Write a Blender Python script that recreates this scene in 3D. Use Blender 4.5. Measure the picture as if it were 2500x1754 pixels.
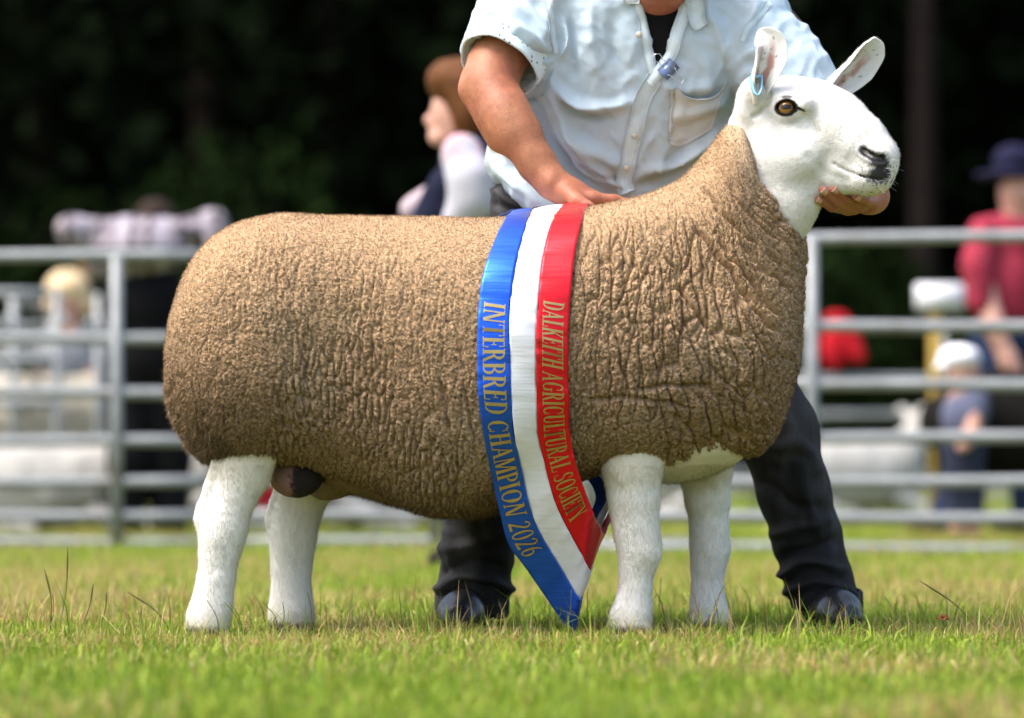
import bpy, bmesh, math, random
import numpy as np
from mathutils import Vector, Matrix
from mathutils.bvhtree import BVHTree
import openvdb

random.seed(7); np.random.seed(7)
for _o in list(bpy.data.objects): bpy.data.objects.remove(_o, do_unlink=True)
scene = bpy.context.scene
COL = scene.collection

# ------------------------------------------------------------------ camera
F_PX, CAM_D, CAM_H, HOR = 10350.0, 8.0, 0.348, 1110.0
cam_data = bpy.data.cameras.new('camera')
cam = bpy.data.objects.new('camera', cam_data); COL.objects.link(cam)
cam.location = (0, -CAM_D, CAM_H); cam.rotation_euler = (math.radians(90), 0, 0)
cam_data.sensor_width = 36.0; cam_data.lens = F_PX / 2500 * 36.0
cam_data.shift_y = (HOR - 877) / 2500
cam_data.clip_end = 800; cam_data.clip_start = 0.2
cam_data.dof.use_dof = True; cam_data.dof.focus_distance = 7.86; cam_data.dof.aperture_fstop = 2.8
scene.camera = cam

# ------------------------------------------------------------------ sky, sun, exposure
SUN_EL, SUN_AZ = math.radians(60), math.radians(248)      # azimuth of the sun, clockwise from +y (left, camera side)
world = bpy.data.worlds.new('World'); scene.world = world; world.use_nodes = True
wn = world.node_tree; wn.nodes.clear()
_sky = wn.nodes.new('ShaderNodeTexSky'); _sky.sky_type = 'NISHITA'; _sky.sun_disc = False
_sky.sun_elevation = SUN_EL; _sky.sun_rotation = SUN_AZ
_sky.air_density = 1.0; _sky.dust_density = 5.0; _sky.ozone_density = 0.6
_bg = wn.nodes.new('ShaderNodeBackground'); _bg.inputs['Strength'].default_value = 0.15
_wo = wn.nodes.new('ShaderNodeOutputWorld')
wn.links.new(_sky.outputs[0], _bg.inputs['Color']); wn.links.new(_bg.outputs[0], _wo.inputs['Surface'])
_sl = bpy.data.lights.new('sun', 'SUN'); _sl.energy = 1.5; _sl.angle = math.radians(28); _sl.color = (1.0, 0.965, 0.92)
sun = bpy.data.objects.new('sun', _sl); COL.objects.link(sun); sun.location = (-3, -3, 8)
_sd = Vector((math.sin(SUN_AZ) * math.cos(SUN_EL), math.cos(SUN_AZ) * math.cos(SUN_EL), math.sin(SUN_EL)))
sun.rotation_euler = _sd.to_track_quat('Z', 'Y').to_euler()
scene.view_settings.view_transform = 'Standard'; scene.view_settings.look = 'None'
scene.view_settings.gamma = 1.0; scene.view_settings.use_curve_mapping = False
scene.view_settings.exposure = 1.35
scene.render.engine = 'CYCLES'; scene.cycles.use_denoising = True
scene.cycles.max_bounces = 6; scene.cycles.diffuse_bounces = 3; scene.cycles.glossy_bounces = 3
scene.cycles.transparent_max_bounces = 6

# ------------------------------------------------------------------ helpers
def P(px, py, y=0.0):
    """photo pixel (2500 wide) at depth y -> world"""
    s = F_PX / (CAM_D + y)
    return np.array([(px - 1250) / s, y, CAM_H + (HOR - py) / s])
K = 2500 / 2296
def D(px, py, y=0.0): return P(px * K, py * K, y)

def tag(o, label=None, cat=None, group=None, kind=None):
    if label: o['label'] = label
    if cat: o['category'] = cat
    if group: o['group'] = group
    if kind: o['kind'] = kind
    return o
def empty(name, loc, label=None, cat=None, group=None, rz=0.0):
    o = bpy.data.objects.new(name, None); COL.objects.link(o)
    o.location = loc; o.rotation_euler = (0, 0, rz); o.empty_display_size = 0.1
    return tag(o, label, cat, group)
def mesh_np(name, V, Fq, smooth=True, cols=None, norms=None):
    """V (n,3); Fq = (m,3) / (m,4) array or a list of such arrays"""
    me = bpy.data.meshes.new(name)
    fs = Fq if isinstance(Fq, list) else [Fq]
    fs = [np.asarray(f, np.int32) for f in fs if len(f)]
    V = np.asarray(V, np.float32)
    me.vertices.add(len(V)); me.vertices.foreach_set('co', V.ravel())
    nl = sum(f.size for f in fs); npoly = sum(len(f) for f in fs)
    me.loops.add(nl); me.loops.foreach_set('vertex_index', np.concatenate([f.ravel() for f in fs]))
    me.polygons.add(npoly)
    tot = np.concatenate([np.full(len(f), f.shape[1], np.int32) for f in fs])
    st = np.concatenate([[0], np.cumsum(tot)[:-1]]).astype(np.int32)
    me.polygons.foreach_set('loop_start', st); me.polygons.foreach_set('loop_total', tot)
    if smooth: me.polygons.foreach_set('use_smooth', np.ones(npoly, bool))
    me.update(calc_edges=True)
    if cols is not None:
        a = me.attributes.new('Col', 'FLOAT_COLOR', 'POINT')
        c = np.ones((len(V), 4), np.float32); c[:, :cols.shape[1]] = cols
        a.data.foreach_set('color', c.ravel())
    if norms is not None: me.normals_split_custom_set_from_vertices(np.asarray(norms, np.float32))
    return me
def add(name, me, mat, parent=None, world_parent=True):
    if mat is not None: me.materials.append(mat)
    o = bpy.data.objects.new(name, me); COL.objects.link(o)
    if parent is not None:
        o.parent = parent
        if world_parent:
            m = Matrix.LocRotScale(parent.location, parent.rotation_euler, parent.scale) if parent.parent is None else parent_world(parent)
            o.matrix_parent_inverse = m.inverted()
    return o
def parent_world(p):
    if p.parent is None: return Matrix.LocRotScale(p.location, p.rotation_euler, p.scale)
    return parent_world(p.parent) @ p.matrix_parent_inverse @ Matrix.LocRotScale(p.location, p.rotation_euler, p.scale)

def lerp(a, b, t): return a + (b - a) * t
def sstep(a, b, x):
    t = np.clip((x - a) / (b - a), 0, 1); return t * t * (3 - 2 * t)
def spline(pts, n=None, ts=None):
    """Catmull-Rom through pts (m,k), n samples, uniform in key index"""
    pts = np.asarray(pts, float); m = len(pts)
    if ts is None: ts = np.linspace(0, m - 1, n)
    ts = np.clip(ts, 0, m - 1 - 1e-9); i = ts.astype(int); t = (ts - i)[:, None]
    p1 = pts[i]; p2 = pts[i + 1]
    p0 = np.where((i > 0)[:, None], pts[np.maximum(i - 1, 0)], 2 * p1 - p2)
    p3 = np.where((i + 2 < m)[:, None], pts[np.minimum(i + 2, m - 1)], 2 * p2 - p1)
    return 0.5 * ((2 * p1) + (-p0 + p2) * t + (2 * p0 - 5 * p1 + 4 * p2 - p3) * t ** 2 + (-p0 + 3 * p1 - 3 * p2 + p3) * t ** 3)
def arclen_resample(pts, n):
    pts = np.asarray(pts, float)
    s = np.concatenate([[0], np.cumsum(np.linalg.norm(np.diff(pts, axis=0), axis=1))])
    q = np.linspace(0, s[-1], n)
    return np.stack([np.interp(q, s, pts[:, k]) for k in range(pts.shape[1])], 1)
def _hash(ix, iy, iz, seed):
    h = (ix.astype(np.int64) * 374761393 + iy.astype(np.int64) * 668265263 + iz.astype(np.int64) * 2147483647 + seed * 974634777) & 0xFFFFFFFF
    h = ((h ^ (h >> 13)) * 1274126177) & 0xFFFFFFFF
    h = ((h ^ (h >> 16)) * 2246822519) & 0xFFFFFFFF
    return (h ^ (h >> 15)) & 0xFFFFFFFF
def vnoise(p, seed=0):
    """value noise -1..1 of (n,3)"""
    p = np.asarray(p, float); i = np.floor(p).astype(np.int64); f = p - i; f = f * f * (3 - 2 * f)
    r = 0
    for dx in (0, 1):
        for dy in (0, 1):
            for dz in (0, 1):
                w = (f[:, 0] if dx else 1 - f[:, 0]) * (f[:, 1] if dy else 1 - f[:, 1]) * (f[:, 2] if dz else 1 - f[:, 2])
                r = r + w * (_hash(i[:, 0] + dx, i[:, 1] + dy, i[:, 2] + dz, seed) / 2147483647.5 - 1)
    return r
def fbm(p, oct=3, seed=0):
    r = 0; a = 1; tot = 0; p = np.asarray(p, float)
    for k in range(oct):
        r = r + a * vnoise(p * 2 ** k, seed + k * 17); tot += a; a *= 0.5
    return r / tot
def worley2(u, v, seed=0, jit=0.95):
    """edge distance (F2-F1) and F1 on a jittered unit grid"""
    iu = np.floor(u).astype(np.int64); iv = np.floor(v).astype(np.int64)
    f1 = np.full(u.shape, 9.0); f2 = np.full(u.shape, 9.0)
    for du in (-1, 0, 1):
        for dv in (-1, 0, 1):
            a = iu + du; b = iv + dv
            x = a + 0.5 + jit * (_hash(a, b, b * 0, seed) / 4294967295.0 - 0.5)
            y = b + 0.5 + jit * (_hash(a, b, b * 0, seed + 91) / 4294967295.0 - 0.5)
            d = np.sqrt((u - x) ** 2 + (v - y) ** 2)
            f2 = np.minimum(f2, np.maximum(f1, d)); f1 = np.minimum(f1, d)
    return f2 - f1, f1
def vnormals(V, Fq):
    N = np.zeros_like(V)
    for f in (Fq if isinstance(Fq, list) else [Fq]):
        if len(f) == 0: continue
        a, b, c = V[f[:, 0]], V[f[:, 1]], V[f[:, 2]]
        n = np.cross(b - a, c - a)
        if f.shape[1] == 4: n = np.cross(V[f[:, 2]] - V[f[:, 0]], V[f[:, 3]] - V[f[:, 1]])
        for k in range(f.shape[1]):
            for ax in range(3): N[:, ax] += np.bincount(f[:, k], n[:, ax], minlength=len(V))
    return N / np.maximum(np.linalg.norm(N, axis=1), 1e-12)[:, None]
def grid_faces(nu, nv, closed_v=False, off=0):
    i = np.arange(nu - 1)[:, None]; j = np.arange(nv if closed_v else nv - 1)[None, :]
    j2 = (j + 1) % nv
    a = i * nv + j; b = i * nv + j2; c = (i + 1) * nv + j2; d = (i + 1) * nv + j
    return (np.stack([a, b, c, d], -1).reshape(-1, 4) + off).astype(np.int32)
def bvh(V, Fq):
    polys = []
    for f in (Fq if isinstance(Fq, list) else [Fq]): polys += f.tolist()
    return BVHTree.FromPolygons([tuple(v) for v in V.tolist()], polys)
CAMP = Vector((0, -CAM_D, CAM_H))
def pix_hit(tree, px, py):
    """surface point of a tree behind a photo pixel, with normal"""
    d = Vector(P(px, py, 0)) - CAMP; d.normalize()
    h = tree.ray_cast(CAMP, d)
    return h[0], h[1]

def tube(path, radii, n=10, caps=True, flat=1.0, up=(0, 0, 1)):
    """swept tube -> V, [faces]"""
    path = np.asarray(path, float); m = len(path)
    radii = np.broadcast_to(np.asarray(radii, float), (m,))
    T = np.gradient(path, axis=0); T /= np.linalg.norm(T, axis=1)[:, None] + 1e-12
    up = np.asarray(up, float)
    if abs(T[0] @ up) > 0.95: up = np.array([0, 1.0, 0]) if abs(T[0][1]) < 0.9 else np.array([1.0, 0, 0])
    A = np.zeros_like(T); prev = up
    for i in range(m):
        a = prev - T[i] * (prev @ T[i]); a /= np.linalg.norm(a) + 1e-12; A[i] = a; prev = a
    B = np.cross(T, A)
    th = np.linspace(0, 2 * math.pi, n, endpoint=False)
    V = path[:, None, :] + radii[:, None, None] * (np.cos(th)[None, :, None] * A[:, None, :] * flat + np.sin(th)[None, :, None] * B[:, None, :])
    V = V.reshape(-1, 3); Fq = [grid_faces(m, n, True)]
    if caps:
        V = np.vstack([V, path[0], path[-1]]); j = np.arange(n); j2 = (j + 1) % n
        Fq.append(np.stack([np.full(n, m * n), j2, j], 1).astype(np.int32))
        Fq.append(np.stack([np.full(n, m * n + 1), (m - 1) * n + j, (m - 1) * n + j2], 1).astype(np.int32))
    return V, Fq
def box(c, s, R=None, bev=0.0):
    c = np.asarray(c, float); s = np.asarray(s, float) / 2
    bm = bmesh.new(); bmesh.ops.create_cube(bm, size=2.0)
    for v in bm.verts: v.co = Vector((v.co.x * s[0], v.co.y * s[1], v.co.z * s[2]))
    if bev > 0: bmesh.ops.bevel(bm, geom=bm.edges[:], offset=bev, segments=2, affect='EDGES')
    bmesh.ops.triangulate(bm, faces=bm.faces[:])
    V = np.array([v.co[:] for v in bm.verts]); bm.verts.index_update()
    Fq = np.array([[v.index for v in f.verts] for f in bm.faces], np.int32); bm.free()
    if R is not None: V = V @ np.asarray(R).T
    return V + c, [Fq]
def join(parts):
    """[(V,[F])...] -> V,[F]"""
    Vs = []; d = {3: [], 4: []}; o = 0
    for V, Fs in parts:
        for f in (Fs if isinstance(Fs, list) else [Fs]):
            if len(f): d[f.shape[1]].append(f + o)
        Vs.append(V); o += len(V)
    return np.vstack(Vs), [np.vstack(d[k]) for k in (3, 4) if d[k]]

class Field:
    """signed distance field on a grid; primitives are blended smoothly"""
    def __init__(s, lo, hi, vox):
        s.lo = np.asarray(lo, float); s.vox = vox
        s.n = np.ceil((np.asarray(hi, float) - s.lo) / vox).astype(int) + 1
        s.a = np.full(s.n, 0.2, np.float32)
    def sub(s, lo, hi):
        i0 = np.clip(np.floor((np.asarray(lo) - s.lo) / s.vox).astype(int), 0, s.n); i1 = np.clip(np.ceil((np.asarray(hi) - s.lo) / s.vox).astype(int) + 1, 0, s.n)
        sl = tuple(slice(a, b) for a, b in zip(i0, i1))
        ax = [(s.lo[k] + s.vox * np.arange(i0[k], i1[k])).astype(np.float32) for k in range(3)]
        return sl, ax[0][:, None, None], ax[1][None, :, None], ax[2][None, None, :]
    def _mix(s, sl, d, k):
        a = s.a[sl]
        if k <= 0: s.a[sl] = np.minimum(a, d); return
        h = np.clip(0.5 + 0.5 * (a - d) / k, 0, 1)
        s.a[sl] = a * (1 - h) + d * h - k * h * (1 - h)
    def cone(s, p0, r0, p1, r1, k=0.02, lat=1.0):
        """round cone; lat scales the y extent"""
        p0 = np.asarray(p0, float); p1 = np.asarray(p1, float); m = max(r0, r1) * max(1, lat) + k + 3 * s.vox
        sl, X, Y, Z = s.sub(np.minimum(p0, p1) - m, np.maximum(p0, p1) + m)
        if 0 in s.a[sl].shape: return
        b = p1 - p0; b2 = max(b @ b, 1e-9)
        t = np.clip(((X - p0[0]) * b[0] + (Y - p0[1]) * b[1] + (Z - p0[2]) * b[2]) / b2, 0, 1)
        dy = (Y - p0[1] - t * b[1]) / lat
        d = np.sqrt((X - p0[0] - t * b[0]) ** 2 + dy ** 2 + (Z - p0[2] - t * b[2]) ** 2) - (r0 + (r1 - r0) * t)
        s._mix(sl, d.astype(np.float32), k)
    def chain(s, pts, k=0.02, lat=1.0):
        for a, b in zip(pts[:-1], pts[1:]): s.cone(a[0], a[1], b[0], b[1], k, lat)
    def ell(s, c, r, k=0.02, R=None):
        c = np.asarray(c, float); r = np.asarray(r, float); m = r.max() + k + 3 * s.vox
        sl, X, Y, Z = s.sub(c - m, c + m)
        if 0 in s.a[sl].shape: return
        x, y, z = X - c[0], Y - c[1], Z - c[2]
        if R is not None:
            R = np.asarray(R); x, y, z = (R[0, 0] * x + R[1, 0] * y + R[2, 0] * z, R[0, 1] * x + R[1, 1] * y + R[2, 1] * z, R[0, 2] * x + R[1, 2] * y + R[2, 2] * z)
        q = np.sqrt((x / r[0]) ** 2 + (y / r[1]) ** 2 + (z / r[2]) ** 2)
        g = np.sqrt((x / r[0] ** 2) ** 2 + (y / r[1] ** 2) ** 2 + (z / r[2] ** 2) ** 2) + 1e-6
        d = q * (q - 1) / g
        s._mix(sl, np.broadcast_to(d, s.a[sl].shape).astype(np.float32), k)
    def all(s):
        ax = [(s.lo[k] + s.vox * np.arange(s.n[k])).astype(np.float32) for k in range(3)]
        return ax[0][:, None, None], ax[1][None, :, None], ax[2][None, None, :]
    def mesh(s, smooth=0):
        g = openvdb.FloatGrid(0.2); g.copyFromArray(np.ascontiguousarray(s.a))
        pts, tris, quads = (lambda r: r if len(r) == 3 else (r[0], np.zeros((0, 3), np.int32), r[1]))(g.convertToPolygons(0.0, 0.0))
        V = np.asarray(pts, float) * s.vox + s.lo
        Fs = [np.asarray(f, np.int64).astype(np.int32)[:, ::-1] for f in (tris, quads) if len(f)]
        for _ in range(smooth): V = laplace(V, Fs)
        # outward orientation
        N = vnormals(V, Fs); c = V + N * s.vox
        ii = np.clip(np.round((c - s.lo) / s.vox).astype(int), 0, s.n - 1)
        if np.mean(s.a[ii[:, 0], ii[:, 1], ii[:, 2]]) < 0: Fs = [f[:, ::-1] for f in Fs]
        return V, Fs
def laplace(V, Fs, w=0.5):
    A = np.zeros_like(V); C = np.zeros(len(V))
    for f in Fs:
        m = f.shape[1]
        for k in range(m):
            a, b = f[:, k], f[:, (k + 1) % m]
            for ax in range(3): A[:, ax] += np.bincount(a, V[b, ax], minlength=len(V)) + np.bincount(b, V[a, ax], minlength=len(V))
            C += np.bincount(a, minlength=len(V)) + np.bincount(b, minlength=len(V))
    return V + w * (A / np.maximum(C, 1)[:, None] - V)

def fibres(V, Fs, n, length, width, dirfn, rng, mask=None):
    """thin triangles growing out of a surface -> V2, tri, source vertex index"""
    T = []
    for f in Fs:
        if f.shape[1] == 4: T += [f[:, [0, 1, 2]], f[:, [0, 2, 3]]]
        else: T.append(f)
    T = np.vstack(T)
    a, b, c = V[T[:, 0]], V[T[:, 1]], V[T[:, 2]]
    nn = np.cross(b - a, c - a); ar = np.linalg.norm(nn, axis=1); nn /= ar[:, None] + 1e-15
    w = ar.copy()
    if mask is not None: w *= mask[T].mean(1)
    cs = np.cumsum(w); pick = np.searchsorted(cs, rng.random(n) * cs[-1]); pick = np.minimum(pick, len(T) - 1)
    r1 = np.sqrt(rng.random(n)); r2 = rng.random(n)
    p = a[pick] * (1 - r1)[:, None] + b[pick] * (r1 * (1 - r2))[:, None] + c[pick] * (r1 * r2)[:, None]
    nrm = nn[pick]; dr = dirfn(p, nrm); dr /= np.linalg.norm(dr, axis=1)[:, None] + 1e-12
    L = length * (0.5 + rng.random(n)) if np.isscalar(length) else length(p) * (0.5 + rng.random(n))
    side = np.cross(dr, nrm + .15 * rng.normal(size=(n, 3))); side /= np.linalg.norm(side, axis=1)[:, None] + 1e-12
    p = p - dr * 0.0012
    flip = (np.cross(2 * side, dr) * nrm).sum(1) < 0; side[flip] *= -1
    V2 = np.stack([p - side * width / 2, p + side * width / 2, p + dr * L[:, None]], 1).reshape(-1, 3)
    return V2, np.arange(n * 3, dtype=np.int32).reshape(-1, 3), np.repeat(T[pick, 0], 3), np.repeat(nrm, 3, 0)

# ------------------------------------------------------------------ materials
def nt(m): m.use_nodes = True; return m.node_tree, m.node_tree.nodes, m.node_tree.links
def make_mat(name, col=(0.5, 0.5, 0.5), rough=0.6, metal=0.0, spec=0.3, attr=False, var=0.0, vscale=8.0, bump=0.0, bscale=200.0,
             col2=None, c2scale=6.0, c2lo=0.45, c2hi=0.65, sheen=0.0, sss=0.0, trans=0.0, aniso_scale=None, coat=0.0):
    m = bpy.data.materials.new(name); t, N, Lk = nt(m); b = N['Principled BSDF']
    b.inputs['Roughness'].default_value = rough; b.inputs['Metallic'].default_value = metal
    b.inputs['Specular IOR Level'].default_value = spec
    if sheen: b.inputs['Sheen Weight'].default_value = sheen; b.inputs['Sheen Roughness'].default_value = 0.4
    if coat: b.inputs['Coat Weight'].default_value = coat; b.inputs['Coat Roughness'].default_value = 0.25
    if sss: b.inputs['Subsurface Weight'].default_value = sss; b.inputs['Subsurface Radius'].default_value = (0.012, 0.005, 0.003); b.inputs['Subsurface Scale'].default_value = 0.6
    tc = N.new('ShaderNodeTexCoord'); vec = tc.outputs['Object']
    if aniso_scale:
        mp = N.new('ShaderNodeMapping'); mp.inputs['Scale'].default_value = aniso_scale; Lk.new(vec, mp.inputs['Vector']); vec = mp.outputs['Vector']
    if attr:
        at = N.new('ShaderNodeAttribute'); at.attribute_name = 'Col'; base = at.outputs['Color']
    else:
        rgb = N.new('ShaderNodeRGB'); rgb.outputs[0].default_value = (*col, 1); base = rgb.outputs[0]
    if col2 is not None:
        nz = N.new('ShaderNodeTexNoise'); nz.inputs['Scale'].default_value = c2scale; nz.inputs['Detail'].default_value = 5; Lk.new(vec, nz.inputs['Vector'])
        rp = N.new('ShaderNodeMapRange'); rp.inputs['From Min'].default_value = c2lo; rp.inputs['From Max'].default_value = c2hi; Lk.new(nz.outputs['Fac'], rp.inputs['Value'])
        mx = N.new('ShaderNodeMix'); mx.data_type = 'RGBA'; Lk.new(rp.outputs[0], mx.inputs['Factor']); Lk.new(base, mx.inputs['A']); mx.inputs['B'].default_value = (*col2, 1); base = mx.outputs['Result']
    if var:
        nz = N.new('ShaderNodeTexNoise'); nz.inputs['Scale'].default_value = vscale; nz.inputs['Detail'].default_value = 6; Lk.new(vec, nz.inputs['Vector'])
        rp = N.new('ShaderNodeMapRange'); rp.inputs['From Min'].default_value = 0.25; rp.inputs['From Max'].default_value = 0.75
        rp.inputs['To Min'].default_value = 1 - var; rp.inputs['To Max'].default_value = 1 + var; Lk.new(nz.outputs['Fac'], rp.inputs['Value'])
        hv = N.new('ShaderNodeHueSaturation'); Lk.new(rp.outputs[0], hv.inputs['Value']); Lk.new(base, hv.inputs['Color']); base = hv.outputs['Color']
    Lk.new(base, b.inputs['Base Color'])
    if bump:
        nz = N.new('ShaderNodeTexNoise'); nz.inputs['Scale'].default_value = bscale; nz.inputs['Detail'].default_value = 4; Lk.new(vec, nz.inputs['Vector'])
        bp = N.new('ShaderNodeBump'); bp.inputs['Strength'].default_value = bump; bp.inputs['Distance'].default_value = 0.004
        Lk.new(nz.outputs['Fac'], bp.inputs['Height']); Lk.new(bp.outputs['Normal'], b.inputs['Normal'])
    if trans:
        tr = N.new('ShaderNodeBsdfTranslucent'); Lk.new(base, tr.inputs['Color']); mxs = N.new('ShaderNodeMixShader'); mxs.inputs[0].default_value = trans
        out = N['Material Output']; Lk.new(b.outputs[0], mxs.inputs[1]); Lk.new(tr.outputs[0], mxs.inputs[2]); Lk.new(mxs.outputs[0], out.inputs['Surface'])
    return m
# ================================================================== ground and grass
grng = np.random.default_rng(3)
def patch_noise(x, y, s, seed): return fbm(np.stack([x * s, y * s, x * 0 + seed], 1), 3, seed)
GM = bpy.data.materials.new('turf_soil'); _t, _N, _L = nt(GM); _b = _N['Principled BSDF']; _b.inputs['Roughness'].default_value = .95; _b.inputs['Specular IOR Level'].default_value = .1
_tc = _N.new('ShaderNodeTexCoord'); _n1 = _N.new('ShaderNodeTexNoise'); _n1.inputs['Scale'].default_value = .9; _n1.inputs['Detail'].default_value = 8; _L.new(_tc.outputs['Object'], _n1.inputs['Vector'])
_cr = _N.new('ShaderNodeValToRGB'); _cr.color_ramp.elements[0].position = .32; _cr.color_ramp.elements[0].color = (.055, .085, .016, 1); _cr.color_ramp.elements[1].position = .70; _cr.color_ramp.elements[1].color = (.17, .165, .045, 1)
_L.new(_n1.outputs['Fac'], _cr.inputs['Fac']); _L.new(_cr.outputs[0], _b.inputs['Base Color'])
V = np.array([[-150, -60, 0], [150, -60, 0], [150, 240, 0], [-150, 240, 0]], float)
tag(add('ground', mesh_np('ground', V, np.array([[0, 1, 2, 3]])), GM), kind='structure')
GRASS = make_mat('grass_blades', rough=.5, spec=.25, attr=True, trans=.35)
C_GREEN = np.array([[.165, .260, .020], [.235, .320, .028], [.300, .350, .045], [.125, .210, .018]]); C_STRAW = np.array([[.40, .30, .11], [.33, .22, .075], [.46, .38, .17]])
def blades(n, x0, x1, y0, y1, h, w, seg, straw=.25, hvar=.5, lean=.5, gain=1.1):
    x = grng.uniform(x0, x1, n); y = grng.uniform(y0, y1, n)
    tuft = patch_noise(x, y, 6.0, 3); dry = patch_noise(x, y, 1.6, 9) + .35 * patch_noise(x, y, 9, 12)
    hh = h * (1 + hvar * grng.normal(size=n)).clip(.35, 2.2) * (1 + .45 * tuft)
    a = grng.uniform(0, 2 * math.pi, n); b = grng.uniform(0, 2 * math.pi, n)
    ln = np.abs(grng.normal(size=n)) * lean; d = np.stack([np.cos(a), np.sin(a)], 1)
    s = np.stack([np.cos(b), np.sin(b), 0 * b], 1) * (w * grng.uniform(.6, 1.3, n))[:, None] / 2
    p0 = np.stack([x, y, 0 * x], 1)
    mid = p0 + np.stack([d[:, 0] * ln * hh * .30, d[:, 1] * ln * hh * .30, hh * .55], 1); tip = p0 + np.stack([d[:, 0] * ln * hh, d[:, 1] * ln * hh, hh * np.clip(1 - .28 * ln ** 2, .45, 1)], 1)
    isd = grng.random(n) < np.clip(straw + .95 * dry, .03, .85)
    c = np.where(isd[:, None], C_STRAW[grng.integers(0, 3, n)], C_GREEN[grng.integers(0, 4, n)]) * (gain * (1 + .18 * grng.normal(size=n)))[:, None].clip(.5, 1.8)
    if seg == 2:
        Vb = np.stack([p0 - s, p0 + s, mid + s * .8, mid - s * .8, tip], 1); k = np.arange(n)[:, None] * 5
        fq = k + np.array([[0, 1, 2, 3]]); ft = k + np.array([[3, 2, 4]]); m = 5
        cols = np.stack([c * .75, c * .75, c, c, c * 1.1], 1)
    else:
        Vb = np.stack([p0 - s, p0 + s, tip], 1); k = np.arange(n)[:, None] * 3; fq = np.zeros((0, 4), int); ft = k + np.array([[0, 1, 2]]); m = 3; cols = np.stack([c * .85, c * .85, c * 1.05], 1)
    return Vb.reshape(-1, 3), [ft.astype(np.int32), fq.astype(np.int32)], cols.reshape(-1, 3).clip(0, 1)
gp = [blades(62000, -1.75, 1.75, -2.75, -.45, .026, .0036, 2, .16, .45, .8), blades(76000, -1.8, 1.8, -.6, 1.4, .021, .0030, 2, .30, .5, .8), blades(5200, -1.8, 1.8, -.8, 1.6, .050, .0030, 2, .30, .4, .9), blades(900, -1.8, 1.8, -.3, 1.2, .085, .0022, 2, .45, .3, .7),
      blades(90000, -2.5, 2.5, 1.4, 5.0, .034, .0055, 1, .42, .45, .7, 1.25), blades(70000, -3.6, 3.6, 5.0, 10.0, .030, .007, 1, .28, .5, .7, 1.3), blades(60000, -6, 6, 10, 22, .050, .014, 1, .15, .5, .7, 1.3), blades(40000, -10, 10, 22, 36, .07, .03, 1, .10, .5, .7, 1.3)]
# tall flowering stalks seen against the field
stk = []
for px, py, y, lx, tp in ((165, 1335, .1, .02, 1), (108, 1388, .05, -.01, 1), (228, 1425, .05, .03, 1), (260, 1445, .1, .02, 1), (310, 1445, .0, -.09, 1), (128, 1450, .2, .01, 0), (345, 1480, 0, .02, 0), (2245, 1418, .0, -.12, 1), (1395, 1440, -.3, .02, 0), (1330, 1440, -.1, -.05, 0), (690, 1470, -.1, .01, 0), (750, 1445, -.2, .0, 0), (548, 1470, -.2, -.03, 0), (505, 1465, -.25, -.02, 0), (2080, 1500, -.1, -.04, 0), (1710, 1480, .1, -.01, 0), (1735, 1500, 0, .03, 0), (640, 1470, 0, -.03, 0), (2440, 1480, .0, .05, 0)):
    t_ = P(px, py, y); b_ = np.array([t_[0] + (-lx), y, 0.0]); pts = spline(np.array([b_, b_ * .55 + t_ * .45 + [.008, 0, .01], t_]), 9)
    v, f = tube(pts, np.linspace(.0011, .0006, 9) if tp == 0 else np.array([.0010] * 5 + [.0011, .0017, .0016, .0006]), 4); stk.append((v, f, np.tile([.11, .12, .035] if not tp else [.16, .14, .05], (len(v), 1))))
gp += stk
gv, gf = join([(p[0], p[1]) for p in gp])
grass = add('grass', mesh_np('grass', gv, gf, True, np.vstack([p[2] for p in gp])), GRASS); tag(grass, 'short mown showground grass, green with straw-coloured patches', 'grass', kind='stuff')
# a dried clover head in the turf
v, f = [], []
cp = P(2302, 1513, 0.0); parts_ = []
for q in range(60):
    d_ = grng.normal(size=3); d_ /= np.linalg.norm(d_); d_[2] = abs(d_[2]); b_ = np.array([cp[0], 0, cp[2]]); parts_.append(tube(np.array([b_ + d_ * .002, b_ + d_ * .008, b_ + d_ * .0125 + [0, 0, -.002]]), [.0012, .0022, .0006], 5))
st_ = tube(np.array([[cp[0], 0, 0], [cp[0], 0, cp[2]]]), .0011, 5)
cl = empty('clover', (cp[0], 0, 0), 'withered brown clover head standing in the grass at the right', 'clover')
v, f = join(parts_); add('flower_head', mesh_np('flower_head', v, f), make_mat('withered_petal', (.22, .09, .03), .9, var=.3, vscale=200), cl); add('stem', mesh_np('stem', *st_), make_mat('clover_stem', (.10, .13, .04), .7), cl)

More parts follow.
